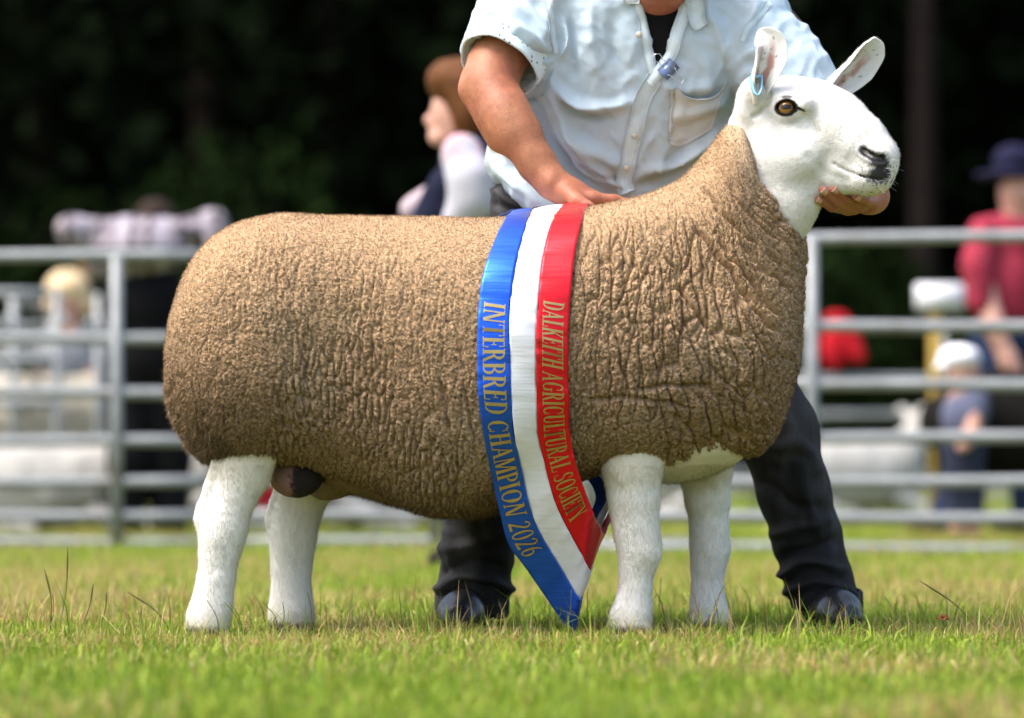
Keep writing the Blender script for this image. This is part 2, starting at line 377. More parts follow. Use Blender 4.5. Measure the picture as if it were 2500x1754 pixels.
# ================================================================== galvanised hurdles
GALV = make_mat('galvanised_steel', (.25, .268, .276), .5, metal=.25, spec=.5, col2=(.15, .13, .10), c2scale=5, c2lo=.60, c2hi=.80, var=.18, vscale=14)
ZR = [1.092, .790, .585, .405, .256, .132, .024]
def hurdle(a, b, label, ups=(0, .5, 1), r=.0225, zr=ZR, group='galvanised pen hurdles'):
    """a, b = (x, y) ends"""
    a = np.array([*a, 0.0]); b = np.array([*b, 0.0]); root = empty('pen_hurdle', a, label, 'hurdle', group)
    for z in zr:
        n = 9; t = np.linspace(0, 1, n)[:, None]; pts = a * (1 - t) + b * t + np.array([0, 0, z]) + np.stack([0 * t[:, 0], 0 * t[:, 0], .004 * np.sin(t[:, 0] * 5 + z * 9)], 1)
        v, f = tube(pts, r * .95, 10, flat=1.0); add('rail', mesh_np('rail', v, f), GALV, root)
    for u in ups:
        p = a * (1 - u) + b * u; off = np.array([0, -.012, 0]) if 0 < u < 1 else np.zeros(3)
        v, f = tube(np.array([p + off + [0, 0, .004], p + off + [0, 0, .5], p + off + [0, 0, zr[0] + (.0 if 0 < u < 1 else .02)]]), r * 1.02, 10); add('upright', mesh_np('upright', v, f), GALV, root)
    for e, sg in ((a, -1), (b, 1)):
        for z in (.35, .95):
            v, f = tube(np.array([e + [0, -.02, z - .03], e + [0, -.02, z + .03]]) + np.array([sg * .035, 0, 0]), .016, 8); add('lug', mesh_np('lug', v, f), GALV, root)
    return root
def X_(px, y): return P(px, 0, y)[0]
hurdle((.27, 6.65), (2.04, 6.5), 'galvanised hurdle behind the sheep chest, right of the handler', ups=(0, .43, 1))
hurdle((2.11, 6.5), (3.9, 6.55), 'galvanised hurdle at the far right edge of the pen front')
ZL = [z * .985 - .004 for z in ZR[:-1]] + [.028]
hurdle((-2.80, 7.45), (-1.09, 7.45), 'galvanised hurdle at left whose upright stands before the person in black', ups=(0, .795, 1), zr=ZL)
hurdle((-1.01, 7.45), (.73, 7.45), 'galvanised hurdle seen under the sheep belly', ups=(0, .42, 1), zr=ZL)
hurdle((-4.70, 7.5), (-2.87, 7.45), 'galvanised hurdle past the left edge of the pen front', zr=ZL)
for k, (xa, xb, lb) in enumerate(((-4.4, -2.5, 'rear-row hurdle beneath the blond child at the left'), (-2.42, -.55, 'rear-row hurdle behind the person in black'), (-.47, 1.4, 'rear-row hurdle hidden mostly by the show sheep and handler'), (1.48, 3.4, 'rear-row hurdle behind the white sign and the hatted man'), (3.48, 5.3, 'rear-row hurdle at the far right behind the black sheep'))):
    hurdle((xa, 16.0), (xb, 16.1), lb, r=.022, zr=[z * .98 for z in ZR])
hurdle((-3.9, 11.0), (-2.05, 11.1), 'middle-row hurdle in front of the lying sheep at left', r=.022, zr=[z * .98 for z in ZR])
hurdle((-3.8, 13.4), (-1.95, 13.5), 'middle-row hurdle just ahead of the blond child', r=.022, zr=[z * .8 for z in ZR])
hurdle((X_(8, 11), 11.4), (X_(8, 11) - .1, 15.6), 'side hurdle running back from the left pen front', r=.022, zr=[z * .98 for z in ZR])
hurdle((X_(262, 12), 11.6), (X_(262, 12) + .15, 15.7), 'side hurdle running back beside the person in black', r=.022, zr=[z * .98 for z in ZR])

# ================================================================== the dark wood behind the showground
LEAFD = make_mat('shaded_conifer_leaf', rough=.9, spec=.03, attr=True)
BARK = make_mat('dark_bark', (.020, .014, .012), .9, spec=.1, var=.35, vscale=6, bump=.8, bscale=30)
def leaf_cloud(n, ctr, rad, size, col, cvar=.35, shell=.55):
    d = grng.normal(size=(n, 3)); d /= np.linalg.norm(d, axis=1)[:, None]; rr = grng.random(n) ** (1 / 3); rr = shell + (1 - shell) * rr
    lump = 1 + .28 * vnoise(d * 2.3 + np.asarray(ctr) * .37, 5)
    p = np.asarray(ctr) + d * (rr * lump)[:, None] * np.asarray(rad)
    u = grng.normal(size=(n, 3)); u /= np.linalg.norm(u, axis=1)[:, None]; w = np.cross(u, grng.normal(size=(n, 3))); w /= np.linalg.norm(w, axis=1)[:, None]
    s = size * grng.uniform(.5, 1.4, n)[:, None]
    V = np.stack([p - u * s, p + w * s * .45, p + u * s, p - w * s * .45], 1).reshape(-1, 3)
    c = np.asarray(col) * (1 + cvar * grng.normal(size=(n, 1))).clip(.3, 2); return V, np.arange(n * 4, dtype=np.int32).reshape(-1, 4), np.repeat(c, 4, 0).clip(0, 1)
def tree(x, y, h, rad, label, col, n=2600, z0=2.6, tr=.16, leaf=.20, name='conifer_tree'):
    root = empty(name, (x, y, 0), label, 'tree', 'trees at the edge of the dark wood')
    t = np.linspace(0, 1, 12); pts = np.stack([x + .15 * np.sin(t * 3 + x), y + 0 * t, t * h], 1); tb = [tube(pts, tr * (1 - .85 * t) * (1 + .5 * np.exp(-t * 18)), 9)]
    for k in range(9):
        z = z0 + (h * .85 - z0) * k / 9; a = grng.uniform(0, 6.28); L_ = rad * (1 - .6 * k / 9); b0 = np.array([x, y, z]); b1 = b0 + np.array([math.cos(a) * L_ * .8, math.sin(a) * L_ * .8, .25]); tb.append(tube(np.array([b0, (b0 + b1) / 2 + [0, 0, .12], b1]), [tr * .35, tr * .22, tr * .08], 5))
    v, f = join(tb); add('trunk', mesh_np('trunk', v, f), BARK, root)
    cs = []
    for k in range(7):
        u = k / 6; z = z0 + .9 + (h - z0 - 1.2) * u; r_ = rad * (.85 + .75 * math.sin(u * 2.6)) * grng.uniform(.85, 1.15); cs.append(leaf_cloud(n // 7, (x + grng.normal() * .3, y + grng.normal() * .3, z), (r_, r_, .95 * (h - z0) / 6), leaf, col))  # upper crown flares past the lower, shaped to keep light off the foot
    o = 0; Vs, Fs, Cs = [], [], []
    for v, f, c in cs: Vs.append(v); Fs.append(f + o); Cs.append(c); o += len(v)
    add('crown', mesh_np('crown', np.vstack(Vs), np.vstack(Fs), False, np.vstack(Cs)), LEAFD, root)
def bush(x, y, r, h, label, col, n=2200):
    root = empty('evergreen_shrub', (x, y, 0), label, 'shrub', 'shrubs in front of the wood'); st = []
    for k in range(5):
        a = grng.uniform(0, 6.28); st.append(tube(np.array([[x, y, 0], [x + math.cos(a) * r * .3, y + math.sin(a) * r * .3, h * .4], [x + math.cos(a) * r * .6, y + math.sin(a) * r * .6, h * .75]]), [.05, .03, .012], 6))
    v, f = join(st); add('stem', mesh_np('stem', v, f), BARK, root)
    cs = [leaf_cloud(n // 5, (x + grng.normal() * r * .35, y + grng.normal() * .3, h * (.25 + .14 * k)), (r * .75, r * .6, h * .32), .11, col, .45) for k in range(5)]
    o = 0; Vs, Fs, Cs = [], [], []
    for v, f, c in cs: Vs.append(v); Fs.append(f + o); Cs.append(c); o += len(v)
    add('foliage', mesh_np('foliage', np.vstack(Vs), np.vstack(Fs), False, np.vstack(Cs)), LEAFD, root)
DK = np.array([.0046, .0080, .0032])  # leaf colour near black: the deep shade of the wood is painted in
WHERE = ['at the far left', 'second from the left', 'third from the left', 'behind the rump of the show sheep', 'behind the woman in the gilet', 'behind the handler', 'behind the handler shoulder', 'behind the sheep head', 'right of the sheep head', 'behind the white sign', 'behind the hatted man', 'at the far right']
for k, lb in enumerate(WHERE):
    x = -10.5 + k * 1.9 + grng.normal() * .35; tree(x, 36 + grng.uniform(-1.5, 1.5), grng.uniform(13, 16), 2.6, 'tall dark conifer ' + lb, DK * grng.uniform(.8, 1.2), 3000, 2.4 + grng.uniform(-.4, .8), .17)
_bk = BARK; BARK = make_mat('reddish_bark', (.015, .0105, .010), .9, spec=.1, var=.3, vscale=6, bump=.8, bscale=30)
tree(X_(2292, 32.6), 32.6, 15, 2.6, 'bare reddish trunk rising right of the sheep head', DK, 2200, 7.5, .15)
BARK = _bk
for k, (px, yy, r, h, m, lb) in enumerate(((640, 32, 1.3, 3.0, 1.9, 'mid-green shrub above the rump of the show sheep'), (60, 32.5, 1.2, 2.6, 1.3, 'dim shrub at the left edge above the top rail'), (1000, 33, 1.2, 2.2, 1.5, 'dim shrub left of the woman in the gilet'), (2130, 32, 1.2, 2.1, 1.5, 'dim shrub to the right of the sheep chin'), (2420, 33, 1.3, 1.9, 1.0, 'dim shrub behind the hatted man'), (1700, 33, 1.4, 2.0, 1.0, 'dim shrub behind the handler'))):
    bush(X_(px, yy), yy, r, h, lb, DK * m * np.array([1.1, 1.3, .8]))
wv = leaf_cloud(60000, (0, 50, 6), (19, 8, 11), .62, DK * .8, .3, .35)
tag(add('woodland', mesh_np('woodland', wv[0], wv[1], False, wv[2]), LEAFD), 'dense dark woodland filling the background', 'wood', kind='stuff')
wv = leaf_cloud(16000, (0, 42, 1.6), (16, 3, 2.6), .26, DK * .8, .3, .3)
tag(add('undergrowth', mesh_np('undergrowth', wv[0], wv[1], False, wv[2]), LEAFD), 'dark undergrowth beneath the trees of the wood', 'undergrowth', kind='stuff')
# ================================================================== the champion sheep
rng = np.random.default_rng(11)
FLEECE_MAT = make_mat('tan_fleece', rough=0.95, spec=0.08, attr=True, bump=0.6, bscale=420, sheen=0.08)
HAIR_MAT = make_mat('white_short_hair', rough=0.8, spec=0.15, attr=True, bump=0.35, bscale=500)
sheep = empty('show_sheep', (0.0, 0.0, 0.0), 'tan-fleeced white-faced show sheep standing side on with a tricolour sash', 'sheep')

# ---- fleece: loft of stations (dorsal, ventral in displayed pixels, half width, exponent)
ST = [((374, 822), (374, 850), .020, 2.0), ((379, 757), (377, 905), .075, 2.1), ((392, 683), (394, 962), .135, 2.2), ((424, 603), (426, 1008), .185, 2.3),
      ((472, 543), (470, 1040), .218, 2.4), ((540, 500), (530, 1054), .240, 2.5), ((630, 483), (630, 1052), .250, 2.6), ((750, 485), (745, 1076), .250, 2.6),
      ((880, 488), (870, 1120), .256, 2.5), ((1000, 489), (985, 1160), .265, 2.45), ((1130, 489), (1110, 1150), .268, 2.4), ((1250, 476), (1230, 1108), .258, 2.4),
      ((1360, 458), (1340, 1066), .245, 2.4), ((1440, 440), (1470, 1056), .236, 2.4), ((1508, 412), (1608, 1030), .228, 2.3), ((1553, 374), (1722, 1008), .215, 2.2),
      ((1585, 336), (1786, 850), .190, 2.15), ((1610, 302), (1803, 690), .160, 2.1), ((1632, 281), (1809, 590), .135, 2.05), ((1655, 264), (1804, 527), .112, 2.0),
      ((1678, 285), (1780, 500), .085, 2.0)]
NU, NTH = 860, 600
def _key(fn): return np.array([fn(s) for s in ST], float)
_tt = np.linspace(0, len(ST) - 1, 1500)
_kd = np.hstack([_key(lambda s: D(*s[0])[[0, 2]]), _key(lambda s: D(*s[1])[[0, 2]]), _key(lambda s: [s[2], s[3]])])
_kk = spline(_kd, ts=_tt)
_mid = (_kk[:, 0:2] + _kk[:, 2:4]) / 2
_sp = np.abs(np.diff(_mid, axis=0)) .sum(1) + 0.35 * np.linalg.norm(np.diff(_kk[:, 0:2], axis=0), axis=1) + 0.35 * np.linalg.norm(np.diff(_kk[:, 2:4], axis=0), axis=1) + np.abs(np.diff(_kk[:, 4]))
_s = np.concatenate([[0], np.cumsum(_sp)]); _q = np.linspace(0, _s[-1], NU)
KU = np.stack([np.interp(_q, _s, _kk[:, k]) for k in range(6)], 1)
th = np.linspace(0, 2 * math.pi, 721)
FV = np.zeros((NU, NTH, 3)); VARC = np.zeros((NU, NTH))
for i in range(NU):
    dx, dz, vx, vz, w, ex = KU[i]
    c = np.array([(dx + vx) / 2, (dz + vz) / 2]); h = np.array([(dx - vx) / 2, (dz - vz) / 2])
    co, si = np.cos(th), np.sin(th)
    a = np.sign(co) * np.abs(co) ** (2 / ex); b = np.sign(si) * np.abs(si) ** (2 / ex)
    # wide ribs sit a little above mid height on the near/far side
    pts = np.stack([c[0] + a * h[0], -b * w, c[1] + a * h[1]], 1)
    _sh = .034 * float(sstep(.80, .96, i / (NU - 1))) * np.clip(1 - np.abs(a), 0, 1) ** .8       # the collar line of the wool bows towards the shoulder
    pts[:, 0] -= .87 * _sh; pts[:, 2] -= .49 * _sh
    seg = np.concatenate([[0], np.cumsum(np.linalg.norm(np.diff(pts, axis=0), axis=1))]); tot = seg[-1]
    # dense on the near side (y<0: first half of theta), coarse on the far side
    nn_ = int(NTH * 0.72); q = np.concatenate([np.linspace(0, tot / 2, nn_, endpoint=False), np.linspace(tot / 2, tot, NTH - nn_, endpoint=False)])
    for k in range(3): FV[i, :, k] = np.interp(q, seg, pts[:, k])
    VARC[i] = np.minimum(q, tot - q)
# arc length along the flank
_sidei = int(NTH * 0.36)
UARC = np.concatenate([[0], np.cumsum(np.linalg.norm(np.diff(FV[:, _sidei], axis=0), axis=1))])
Uf = np.broadcast_to(UARC[:, None], (NU, NTH)).ravel().copy(); Vf = VARC.ravel().copy()
FX = FV.reshape(-1, 3).copy(); FLQ = [grid_faces(NU, NTH, True)]
FN = vnormals(FX, FLQ)
if np.mean((FN * (FX - np.array([0, 0, .6]))).sum(1)) < 0: FLQ = [f[:, ::-1] for f in FLQ]; FN = -FN
# large forms: thigh, shoulder, flank hollow, breech crease, flank fold
def gz(px, py, rx, rz):
    c = D(px, py); return np.exp(-((FX[:, 0] - c[0]) / rx) ** 2 - ((FX[:, 2] - c[2]) / rz) ** 2)
nearside = sstep(0.02, 0.12, -FX[:, 1]) + sstep(0.02, 0.12, FX[:, 1])
big = 0.016 * gz(560, 850, .13, .17) - 0.014 * gz(760, 900, .10, .22) + 0.010 * gz(1000, 850, .16, .2) + 0.014 * gz(1430, 850, .13, .2) - 0.010 * gz(1290, 900, .06, .2) \
    - 0.012 * gz(1560, 620, .10, .08) + 0.012 * gz(1700, 780, .09, .12) - 0.010 * gz(900, 560, .2, .05)
FX = FX + FN * (big * np.clip(nearside, 0, 1))[:, None]
rump = FX[:, 0] < D(420, 0)[0]
FX[:, 0] += np.where(rump, 0.012 * np.exp(-(FX[:, 1] / 0.018) ** 2), 0)
FN = vnormals(FX, FLQ)
# wool locks and cracks
XD = FX[:, 0] * 1294 / K + 1250 / K; ZD = (HOR - (FX[:, 2] - CAM_H) * 1294) / K        # displayed pixel coordinates of every point
topmask = sstep(0.11, 0.27, Vf + 0.05 * fbm(FX * 7, 2, 15))                        # clipped smooth along the back
w3 = np.stack([Uf * 8, Vf * 8, FX[:, 0] * 0 + 3.3], 1)
wu = 0.016 * fbm(w3, 3, 5); wv = 0.030 * fbm(w3, 3, 55)
w3b = np.stack([Uf * 45, Vf * 45, FX[:, 0] * 0], 1)
wu2 = 0.0035 * vnoise(w3b, 8); wv2 = 0.0040 * vnoise(w3b, 9)
U1, V1 = Uf + wu + wu2, Vf + wv + wv2
front = sstep(1180, 1400, XD); low = sstep(650, 900, ZD)
def nz2(fu, fv, seed, lo, hi): return sstep(lo, hi, fbm(np.stack([Uf * fu, Vf * fv, Uf * 0 + seed], 1), 2, seed))
neckz = sstep(1440, 1560, XD + .25 * (ZD - 700)) * sstep(930, 800, ZD)          # big folds of the neck and upper shoulder
# long cracks running from back to belly
e1, _ = worley2(U1 / 0.023, V1 / 0.13, 3); crack1 = np.exp(-(e1 * 0.0115 / 0.0014) ** 1.2)
e2, _ = worley2(U1 / 0.0185, V1 / 0.030, 4); crack2 = np.exp(-(e2 * 0.009 / 0.0015) ** 1.25)
e6, _ = worley2(U1 / 0.030, V1 / 0.066, 24); crack6 = np.exp(-(e6 * 0.015 / 0.0016) ** 1.2)
e5, _ = worley2((Uf + wu + wu2) / 0.0115, (Vf + wv + wv2) / 0.015, 14); crack5 = np.exp(-(e5 * 0.0055 / 0.0018) ** 2)
# vertical columns on the barrel and thigh
e3, _ = worley2((Uf + 0.6 * wu + wu2) / 0.0120, (Vf + wv + 2 * wv2) / 0.046, 6); crack3 = np.exp(-(e3 * 0.0058 / 0.0015) ** 1.25)
# small knobs of wool everywhere
e4, f4 = worley2((Uf + .6 * wu2) / 0.0068, (Vf + .6 * wv2) / 0.0078, 12)
knob = np.clip(1 - f4 * f4 * 1.6, 0, 1)
s1_ = nz2(6, 4, 71, -.25, .30); s2_ = nz2(13, 6, 41, -.30, .35); s3_ = nz2(9, 9, 43, -.10, .40); s4_ = nz2(4, 4, 47, -.3, .3)
disp = -topmask * (crack1 * (0.0036 + 0.0105 * front) * (0.2 + 0.8 * s1_) + crack2 * 0.0062 * front * (0.10 + 0.90 * s3_) * (1 - .75 * neckz) + crack6 * .0165 * neckz * (.25 + .75 * s4_)
                   + crack5 * (.35 + .25 * front) * 0.0030 * (0.2 + 0.8 * s2_) + crack3 * (1 - 0.85 * front) * 0.0088 * (0.15 + 0.85 * s2_) * (0.40 + 0.80 * low))
crk = -disp
disp += 0.0026 * (knob - .5) * (0.15 + 0.85 * topmask) * (0.7 + 0.4 * low)
disp += (.0005 + .0006 * topmask) * rng.normal(size=len(disp)) * (FX[:, 1] < .05)
disp += 0.004 * fbm(FX * 14, 3, 77)
# explicit deep folds of the neck and chest (displayed pixels)
FOLDS = [([(1535, 500), (1580, 560), (1640, 640), (1700, 720), (1745, 770)], .009, .0050), ([(1590, 520), (1620, 575), (1690, 660), (1760, 730)], .007, .0045),
         ([(1640, 540), (1700, 610), (1780, 660)], .005, .004), ([(1500, 640), (1560, 720), (1610, 790), (1660, 840)], .006, .0042), ([(1400, 880), (1480, 870), (1545, 872), (1600, 880)], .006, .004),
         ([(1300, 905), (1380, 895), (1470, 905), (1560, 925)], .005, .004), ([(1690, 850), (1640, 900), (1700, 960)], .004, .005), ([(1610, 950), (1660, 985), (1700, 1000)], .007, .006),
         ([(1560, 420), (1640, 520), (1700, 570)], .006, .004), ([(1470, 560), (1520, 650), (1545, 740)], .005, .0035), ([(1640, 600), (1710, 690), (1770, 740)], .006, .0038), ([(1560, 800), (1600, 850), (1660, 900), (1690, 930)], .005, .0036), ([(1380, 780), (1390, 850), (1385, 930)], .004, .0032), ([(1700, 560), (1750, 610), (1795, 640)], .004, .0036), ([(1480, 920), (1530, 960), (1560, 1000)], .004, .0034), ([(1600, 400), (1680, 500), (1760, 560)], .004, .004), ([(690, 780), (700, 850), (690, 930)], .005, .004), ([(630, 860), (650, 950), (665, 1010)], .004, .004),
         ([(985, 830), (1005, 900), (1010, 990)], .005, .0035), ([(1040, 850), (1060, 940), (1065, 1010)], .004, .003), ([(940, 870), (955, 930)], .004, .003)]
for pts, dep, wd in FOLDS:
    pp = arclen_resample(spline(np.array([D(*p)[[0, 2]] for p in pts]), 40), 60)
    near = (FX[:, 1] < 0) & (FX[:, 0] > pp[:, 0].min() - .03) & (FX[:, 0] < pp[:, 0].max() + .03) & (FX[:, 2] > pp[:, 1].min() - .03) & (FX[:, 2] < pp[:, 1].max() + .03)
    ix = np.nonzero(near)[0]
    q = FX[ix][:, [0, 2]] + 0.007 * np.stack([fbm(FX[ix] * 45, 2, 5), fbm(FX[ix] * 45, 2, 6)], 1)
    dd = np.full(len(ix), 9.0)
    for a_, b_ in zip(pp[:-1:3], pp[3::3]):
        e_ = b_ - a_; t_ = np.clip(((q - a_) @ e_) / (e_ @ e_), 0, 1); dd = np.minimum(dd, np.linalg.norm(q - a_ - t_[:, None] * e_, axis=1))
    ends = np.minimum(np.linalg.norm(q - pp[0], axis=1), np.linalg.norm(q - pp[-1], axis=1)); taper = sstep(0, .04, ends)
    _g = 1.9 * dep * taper * np.exp(-(dd / wd) ** 2); disp[ix] -= _g; crk[ix] += _g
FX2 = FX + FN * disp[:, None]
# colour of the dyed wool: patchy honey tan, greyer and darker low down and on the chest
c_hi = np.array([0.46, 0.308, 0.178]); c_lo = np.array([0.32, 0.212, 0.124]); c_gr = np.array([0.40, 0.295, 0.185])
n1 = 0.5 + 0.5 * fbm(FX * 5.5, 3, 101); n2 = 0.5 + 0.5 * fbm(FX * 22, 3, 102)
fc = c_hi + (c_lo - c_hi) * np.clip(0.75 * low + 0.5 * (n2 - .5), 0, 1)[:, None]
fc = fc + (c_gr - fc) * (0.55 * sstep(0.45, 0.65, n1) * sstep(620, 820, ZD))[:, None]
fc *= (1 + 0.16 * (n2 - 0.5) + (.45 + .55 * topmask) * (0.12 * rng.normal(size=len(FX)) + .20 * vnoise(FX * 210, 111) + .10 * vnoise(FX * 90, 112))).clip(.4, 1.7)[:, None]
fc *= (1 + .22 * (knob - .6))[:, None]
pale = 1 - sstep(1655, 1700, XD + 0.25 * (ZD - 280) * 0)     # unused on the barrel
paleneck = sstep(0.90, 1.0, np.repeat(np.linspace(0, 1, NU), NTH)) * sstep(520, 300, ZD)
fc = fc + (np.array([.62, .50, .35]) - fc) * (0.6 * paleneck)[:, None]
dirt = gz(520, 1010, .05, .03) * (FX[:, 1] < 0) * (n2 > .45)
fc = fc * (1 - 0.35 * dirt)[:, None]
def fl_dir(p, n):
    return n + 0.62 * rng.normal(size=n.shape) + np.array([0, 0, -0.30])
vis = np.clip(0.15 + sstep(0.1, -0.05, FX2[:, 1]), 0, 1) * (0.10 + .90 * sstep(.0095, .0055, crk))
fb = fibres(FX2, FLQ, 430000, 0.0052, 0.0010, fl_dir, rng, vis)
shag = sstep(700, 480, XD) * sstep(800, 980, ZD) * (FX2[:, 1] < 0.1) + 0.5 * sstep(1060, 1110, ZD) * (XD > 650) * (XD < 1300)
fb2 = fibres(FX2, FLQ, 40000, 0.012, 0.0007, lambda p, n: n + 0.5 * rng.normal(size=n.shape) + np.array([0, 0, -.8]), rng, np.clip(shag, 0, 1) + 0.002)
allc = [fc]; FN2 = vnormals(FX2, FLQ); alln = [FN2]
Vall = [FX2]; fq = list(FLQ); o_ = len(FX2); tri = []
for v2, t2, src, nr in (fb, fb2):
    _n = FN2[src] + .55 * np.repeat(rng.normal(size=(len(t2), 3)), 3, 0); alln.append(_n / np.linalg.norm(_n, axis=1)[:, None])
    Vall.append(v2); tri.append(t2 + o_); o_ += len(v2)
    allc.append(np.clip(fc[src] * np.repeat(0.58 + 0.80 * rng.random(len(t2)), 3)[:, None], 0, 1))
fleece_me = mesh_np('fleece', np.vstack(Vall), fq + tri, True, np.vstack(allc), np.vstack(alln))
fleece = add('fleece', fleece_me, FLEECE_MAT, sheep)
FL_TREE = bvh(FX[:], [FLQ[0][:, :]]) if False else None
# coarse copy of the fleece surface for resting things on it
_iu = np.unique(np.concatenate([np.arange(0, NU, 5), [NU - 1]])); _iv = np.arange(0, NTH, 4)
_cg = (FX + 0.002 * FN).reshape(NU, NTH, 3)[_iu][:, _iv].reshape(-1, 3)
FL_TREE = bvh(_cg, [grid_faces(len(_iu), len(_iv), True)])

# ---- body: legs, chest and belly skin in world space
bf = Field((-1.0, -0.24, -0.02), (0.75, 0.24, 1.0), 0.005)
def L(px, py, y, r): return (D(px, py, y), r / 1188.0 * (CAM_D + y) / CAM_D)
bf.ell(D(900, 800), (.36, .17, .20), .02); bf.ell(D(1500, 820), (.22, .16, .22), .05)
bf.cone(D(1560, 700), .13, D(1690, 420), .075, .05)
# chest skin between the front legs
bf.cone(D(1500, 960, -.02), .085, D(1620, 930, .0), .075, .03, 1.2); bf.ell(D(1560, 993, .0), (.095, .12, .044), .02)
# near front leg
NF = -0.105
bf.chain([L(1425, 980, NF, 74), L(1418, 1050, NF, 66), L(1424, 1120, NF, 53), L(1430, 1180, NF, 46), L(1434, 1222, NF, 45.5), L(1434, 1243, NF, 44), L(1427, 1278, NF, 36), L(1424, 1320, NF, 34), L(1419, 1360, NF, 39), L(1414, 1388, NF, 44), L(1414, 1415, NF, 43)], .014, .92)
bf.cone(D(1451, 1218, NF), 22 / 1188, D(1451, 1244, NF), 20 / 1188, .014); bf.cone(D(1388, 1388, NF), 17 / 1188, D(1392, 1400, NF), 14 / 1188, .012); bf.cone(D(1394, 1110, NF), 30 / 1188, D(1402, 1200, NF), 24 / 1188, .016)
# far front leg
FFY = 0.105
bf.chain([L(1585, 980, FFY, 66), L(1580, 1050, FFY, 60), L(1586, 1120, FFY, 48), L(1590, 1190, FFY, 41), L(1592, 1222, FFY, 41), L(1592, 1240, FFY, 40), L(1587, 1275, FFY, 35.5), L(1586, 1325, FFY, 34), L(1588, 1362, FFY, 38), L(1592, 1390, FFY, 43), L(1594, 1410, FFY, 42)], .014, .95)
bf.cone(D(1606, 1218, FFY), 21 / 1188, D(1606, 1242, FFY), 19 / 1188, .014)
# near hind leg
NH = -0.115
bf.chain([L(560, 1000, NH, 72), L(548, 1060, NH, 58), L(530, 1105, NH, 48), L(512, 1150, NH, 47), L(503, 1185, NH, 50), L(496, 1215, NH, 47), L(490, 1250, NH, 42), L(484, 1300, NH, 41), L(477, 1345, NH, 43), L(468, 1385, NH, 48), L(464, 1415, NH, 46)], .012, .85)
bf.chain([L(496, 1030, NH, 22), L(474, 1090, NH, 17), L(458, 1140, NH, 18), L(456, 1165, NH, 21), L(468, 1200, NH, 24)], .008, .75)
bf.cone(D(441, 1385, NH), 14 / 1188, D(444, 1398, NH), 12 / 1188, .012)
# far hind leg
FH = 0.115
bf.chain([L(720, 1000, FH, 74), L(694, 1080, FH, 58), L(676, 1125, FH, 51), L(662, 1168, FH, 52), L(657, 1200, FH, 51), L(655, 1235, FH, 47), L(653, 1280, FH, 43), L(653, 1330, FH, 44), L(653, 1375, FH, 50), L(654, 1400, FH, 50)], .012, .85)
bf.chain([L(640, 1080, FH, 22), L(622, 1130, FH, 19), L(616, 1162, FH, 22), L(626, 1200, FH, 26)], .008, .75)
# hooves: two claws each, toes to the right
HOOF = []
for (hx, hy, yy) in ((1418, 1432, NF), (1596, 1428, FFY), (466, 1440, NH), (656, 1424, FH)):
    c = D(hx, hy, yy)
    for sg in (-1, 1):
        bf.cone(np.array([c[0] - .005, yy + sg * .016, .030]), .022, np.array([c[0] + .030, yy + sg * .018, .012]), .014, .008)
    HOOF.append(c)
# scrotum
bf.ell(D(664, 1072, -.045), (.050, .045, .038), .006); bf.ell(D(735, 1088, .04), (.042, .036, .030), .008); bf.cone(D(690, 1030, .0), .04, D(760, 1045, .02), .04, .02)
# sheath and belly skin
bf.cone(D(790, 1045), .05, D(980, 1100), .05, .03, 1.5)
BV, BF_ = bf.mesh(2)
BV = BV + vnormals(BV, BF_) * (0.0009 * fbm(BV * 60, 2, 3))[:, None]
XB = BV[:, 0] * 1294 / K + 1250 / K; ZB = (HOR - (BV[:, 2] - CAM_H) * 1294) / K
white = np.array([.83, .81, .76]); cream = np.array([.70, .62, .46])
nb = 0.5 + 0.5 * fbm(BV * 16, 3, 9)
bc = white + (cream - white) * np.clip(0.6 * sstep(1120, 1040, ZB) + 0.35 * (nb - .55), 0, 1)[:, None]
bc = bc + (np.array([.52, .44, .30]) - bc) * (0.45 * sstep(.55, .8, nb) * sstep(1240, 1060, ZB))[:, None]
bc = bc + (np.array([.50, .46, .28]) - bc) * (0.5 * sstep(.07, .03, BV[:, 2]))[:, None]
bc *= (1 + .07 * vnoise(BV * np.array([330, 330, 80]), 203) + .05 * fbm(BV * 35, 2, 204))[:, None]
hz = sstep(.032, .024, BV[:, 2]); bc = bc + (np.array([.16, .13, .10]) - bc) * hz[:, None]
s1 = np.linalg.norm((BV - D(664, 1072, -.045)) / np.array([.056, .052, .044]), axis=1); s2 = np.linalg.norm((BV - D(735, 1088, .04)) / np.array([.05, .045, .038]), axis=1)
sp = (s1 < 1.02) | (s2 < 1.0); spk = vnoise(BV * 260, 4) + 0.6 * vnoise(BV * 90, 6)
pink = np.array([.27, .150, .130]); blk = np.array([.025, .020, .020])
bw = sstep(-.25, .35, (XB - 658) / 22 + 0.5 * spk)
scol = pink + (blk - pink) * bw[:, None]; scol = np.where((s2 < s1)[:, None], np.array([.20, .14, .09]) * (1 + .2 * spk)[:, None], scol)
bc = np.where(sp[:, None], scol, bc)
belly = (XB > 628) & (XB < 1345) & (ZB < 1190) & ~sp & (BV[:, 1] < .060)
bc = np.where(belly[:, None], np.array([.26, .18, .10]), bc)
# hair on legs
legm = (ZB > 1040) & ~sp & (BV[:, 2] > .012)
fbL = fibres(BV, BF_, 70000, 0.0075, 0.0009, lambda p, n: 0.55 * n + 0.22 * rng.normal(size=n.shape) + np.array([0, 0, -1.0]), rng, legm.astype(float))

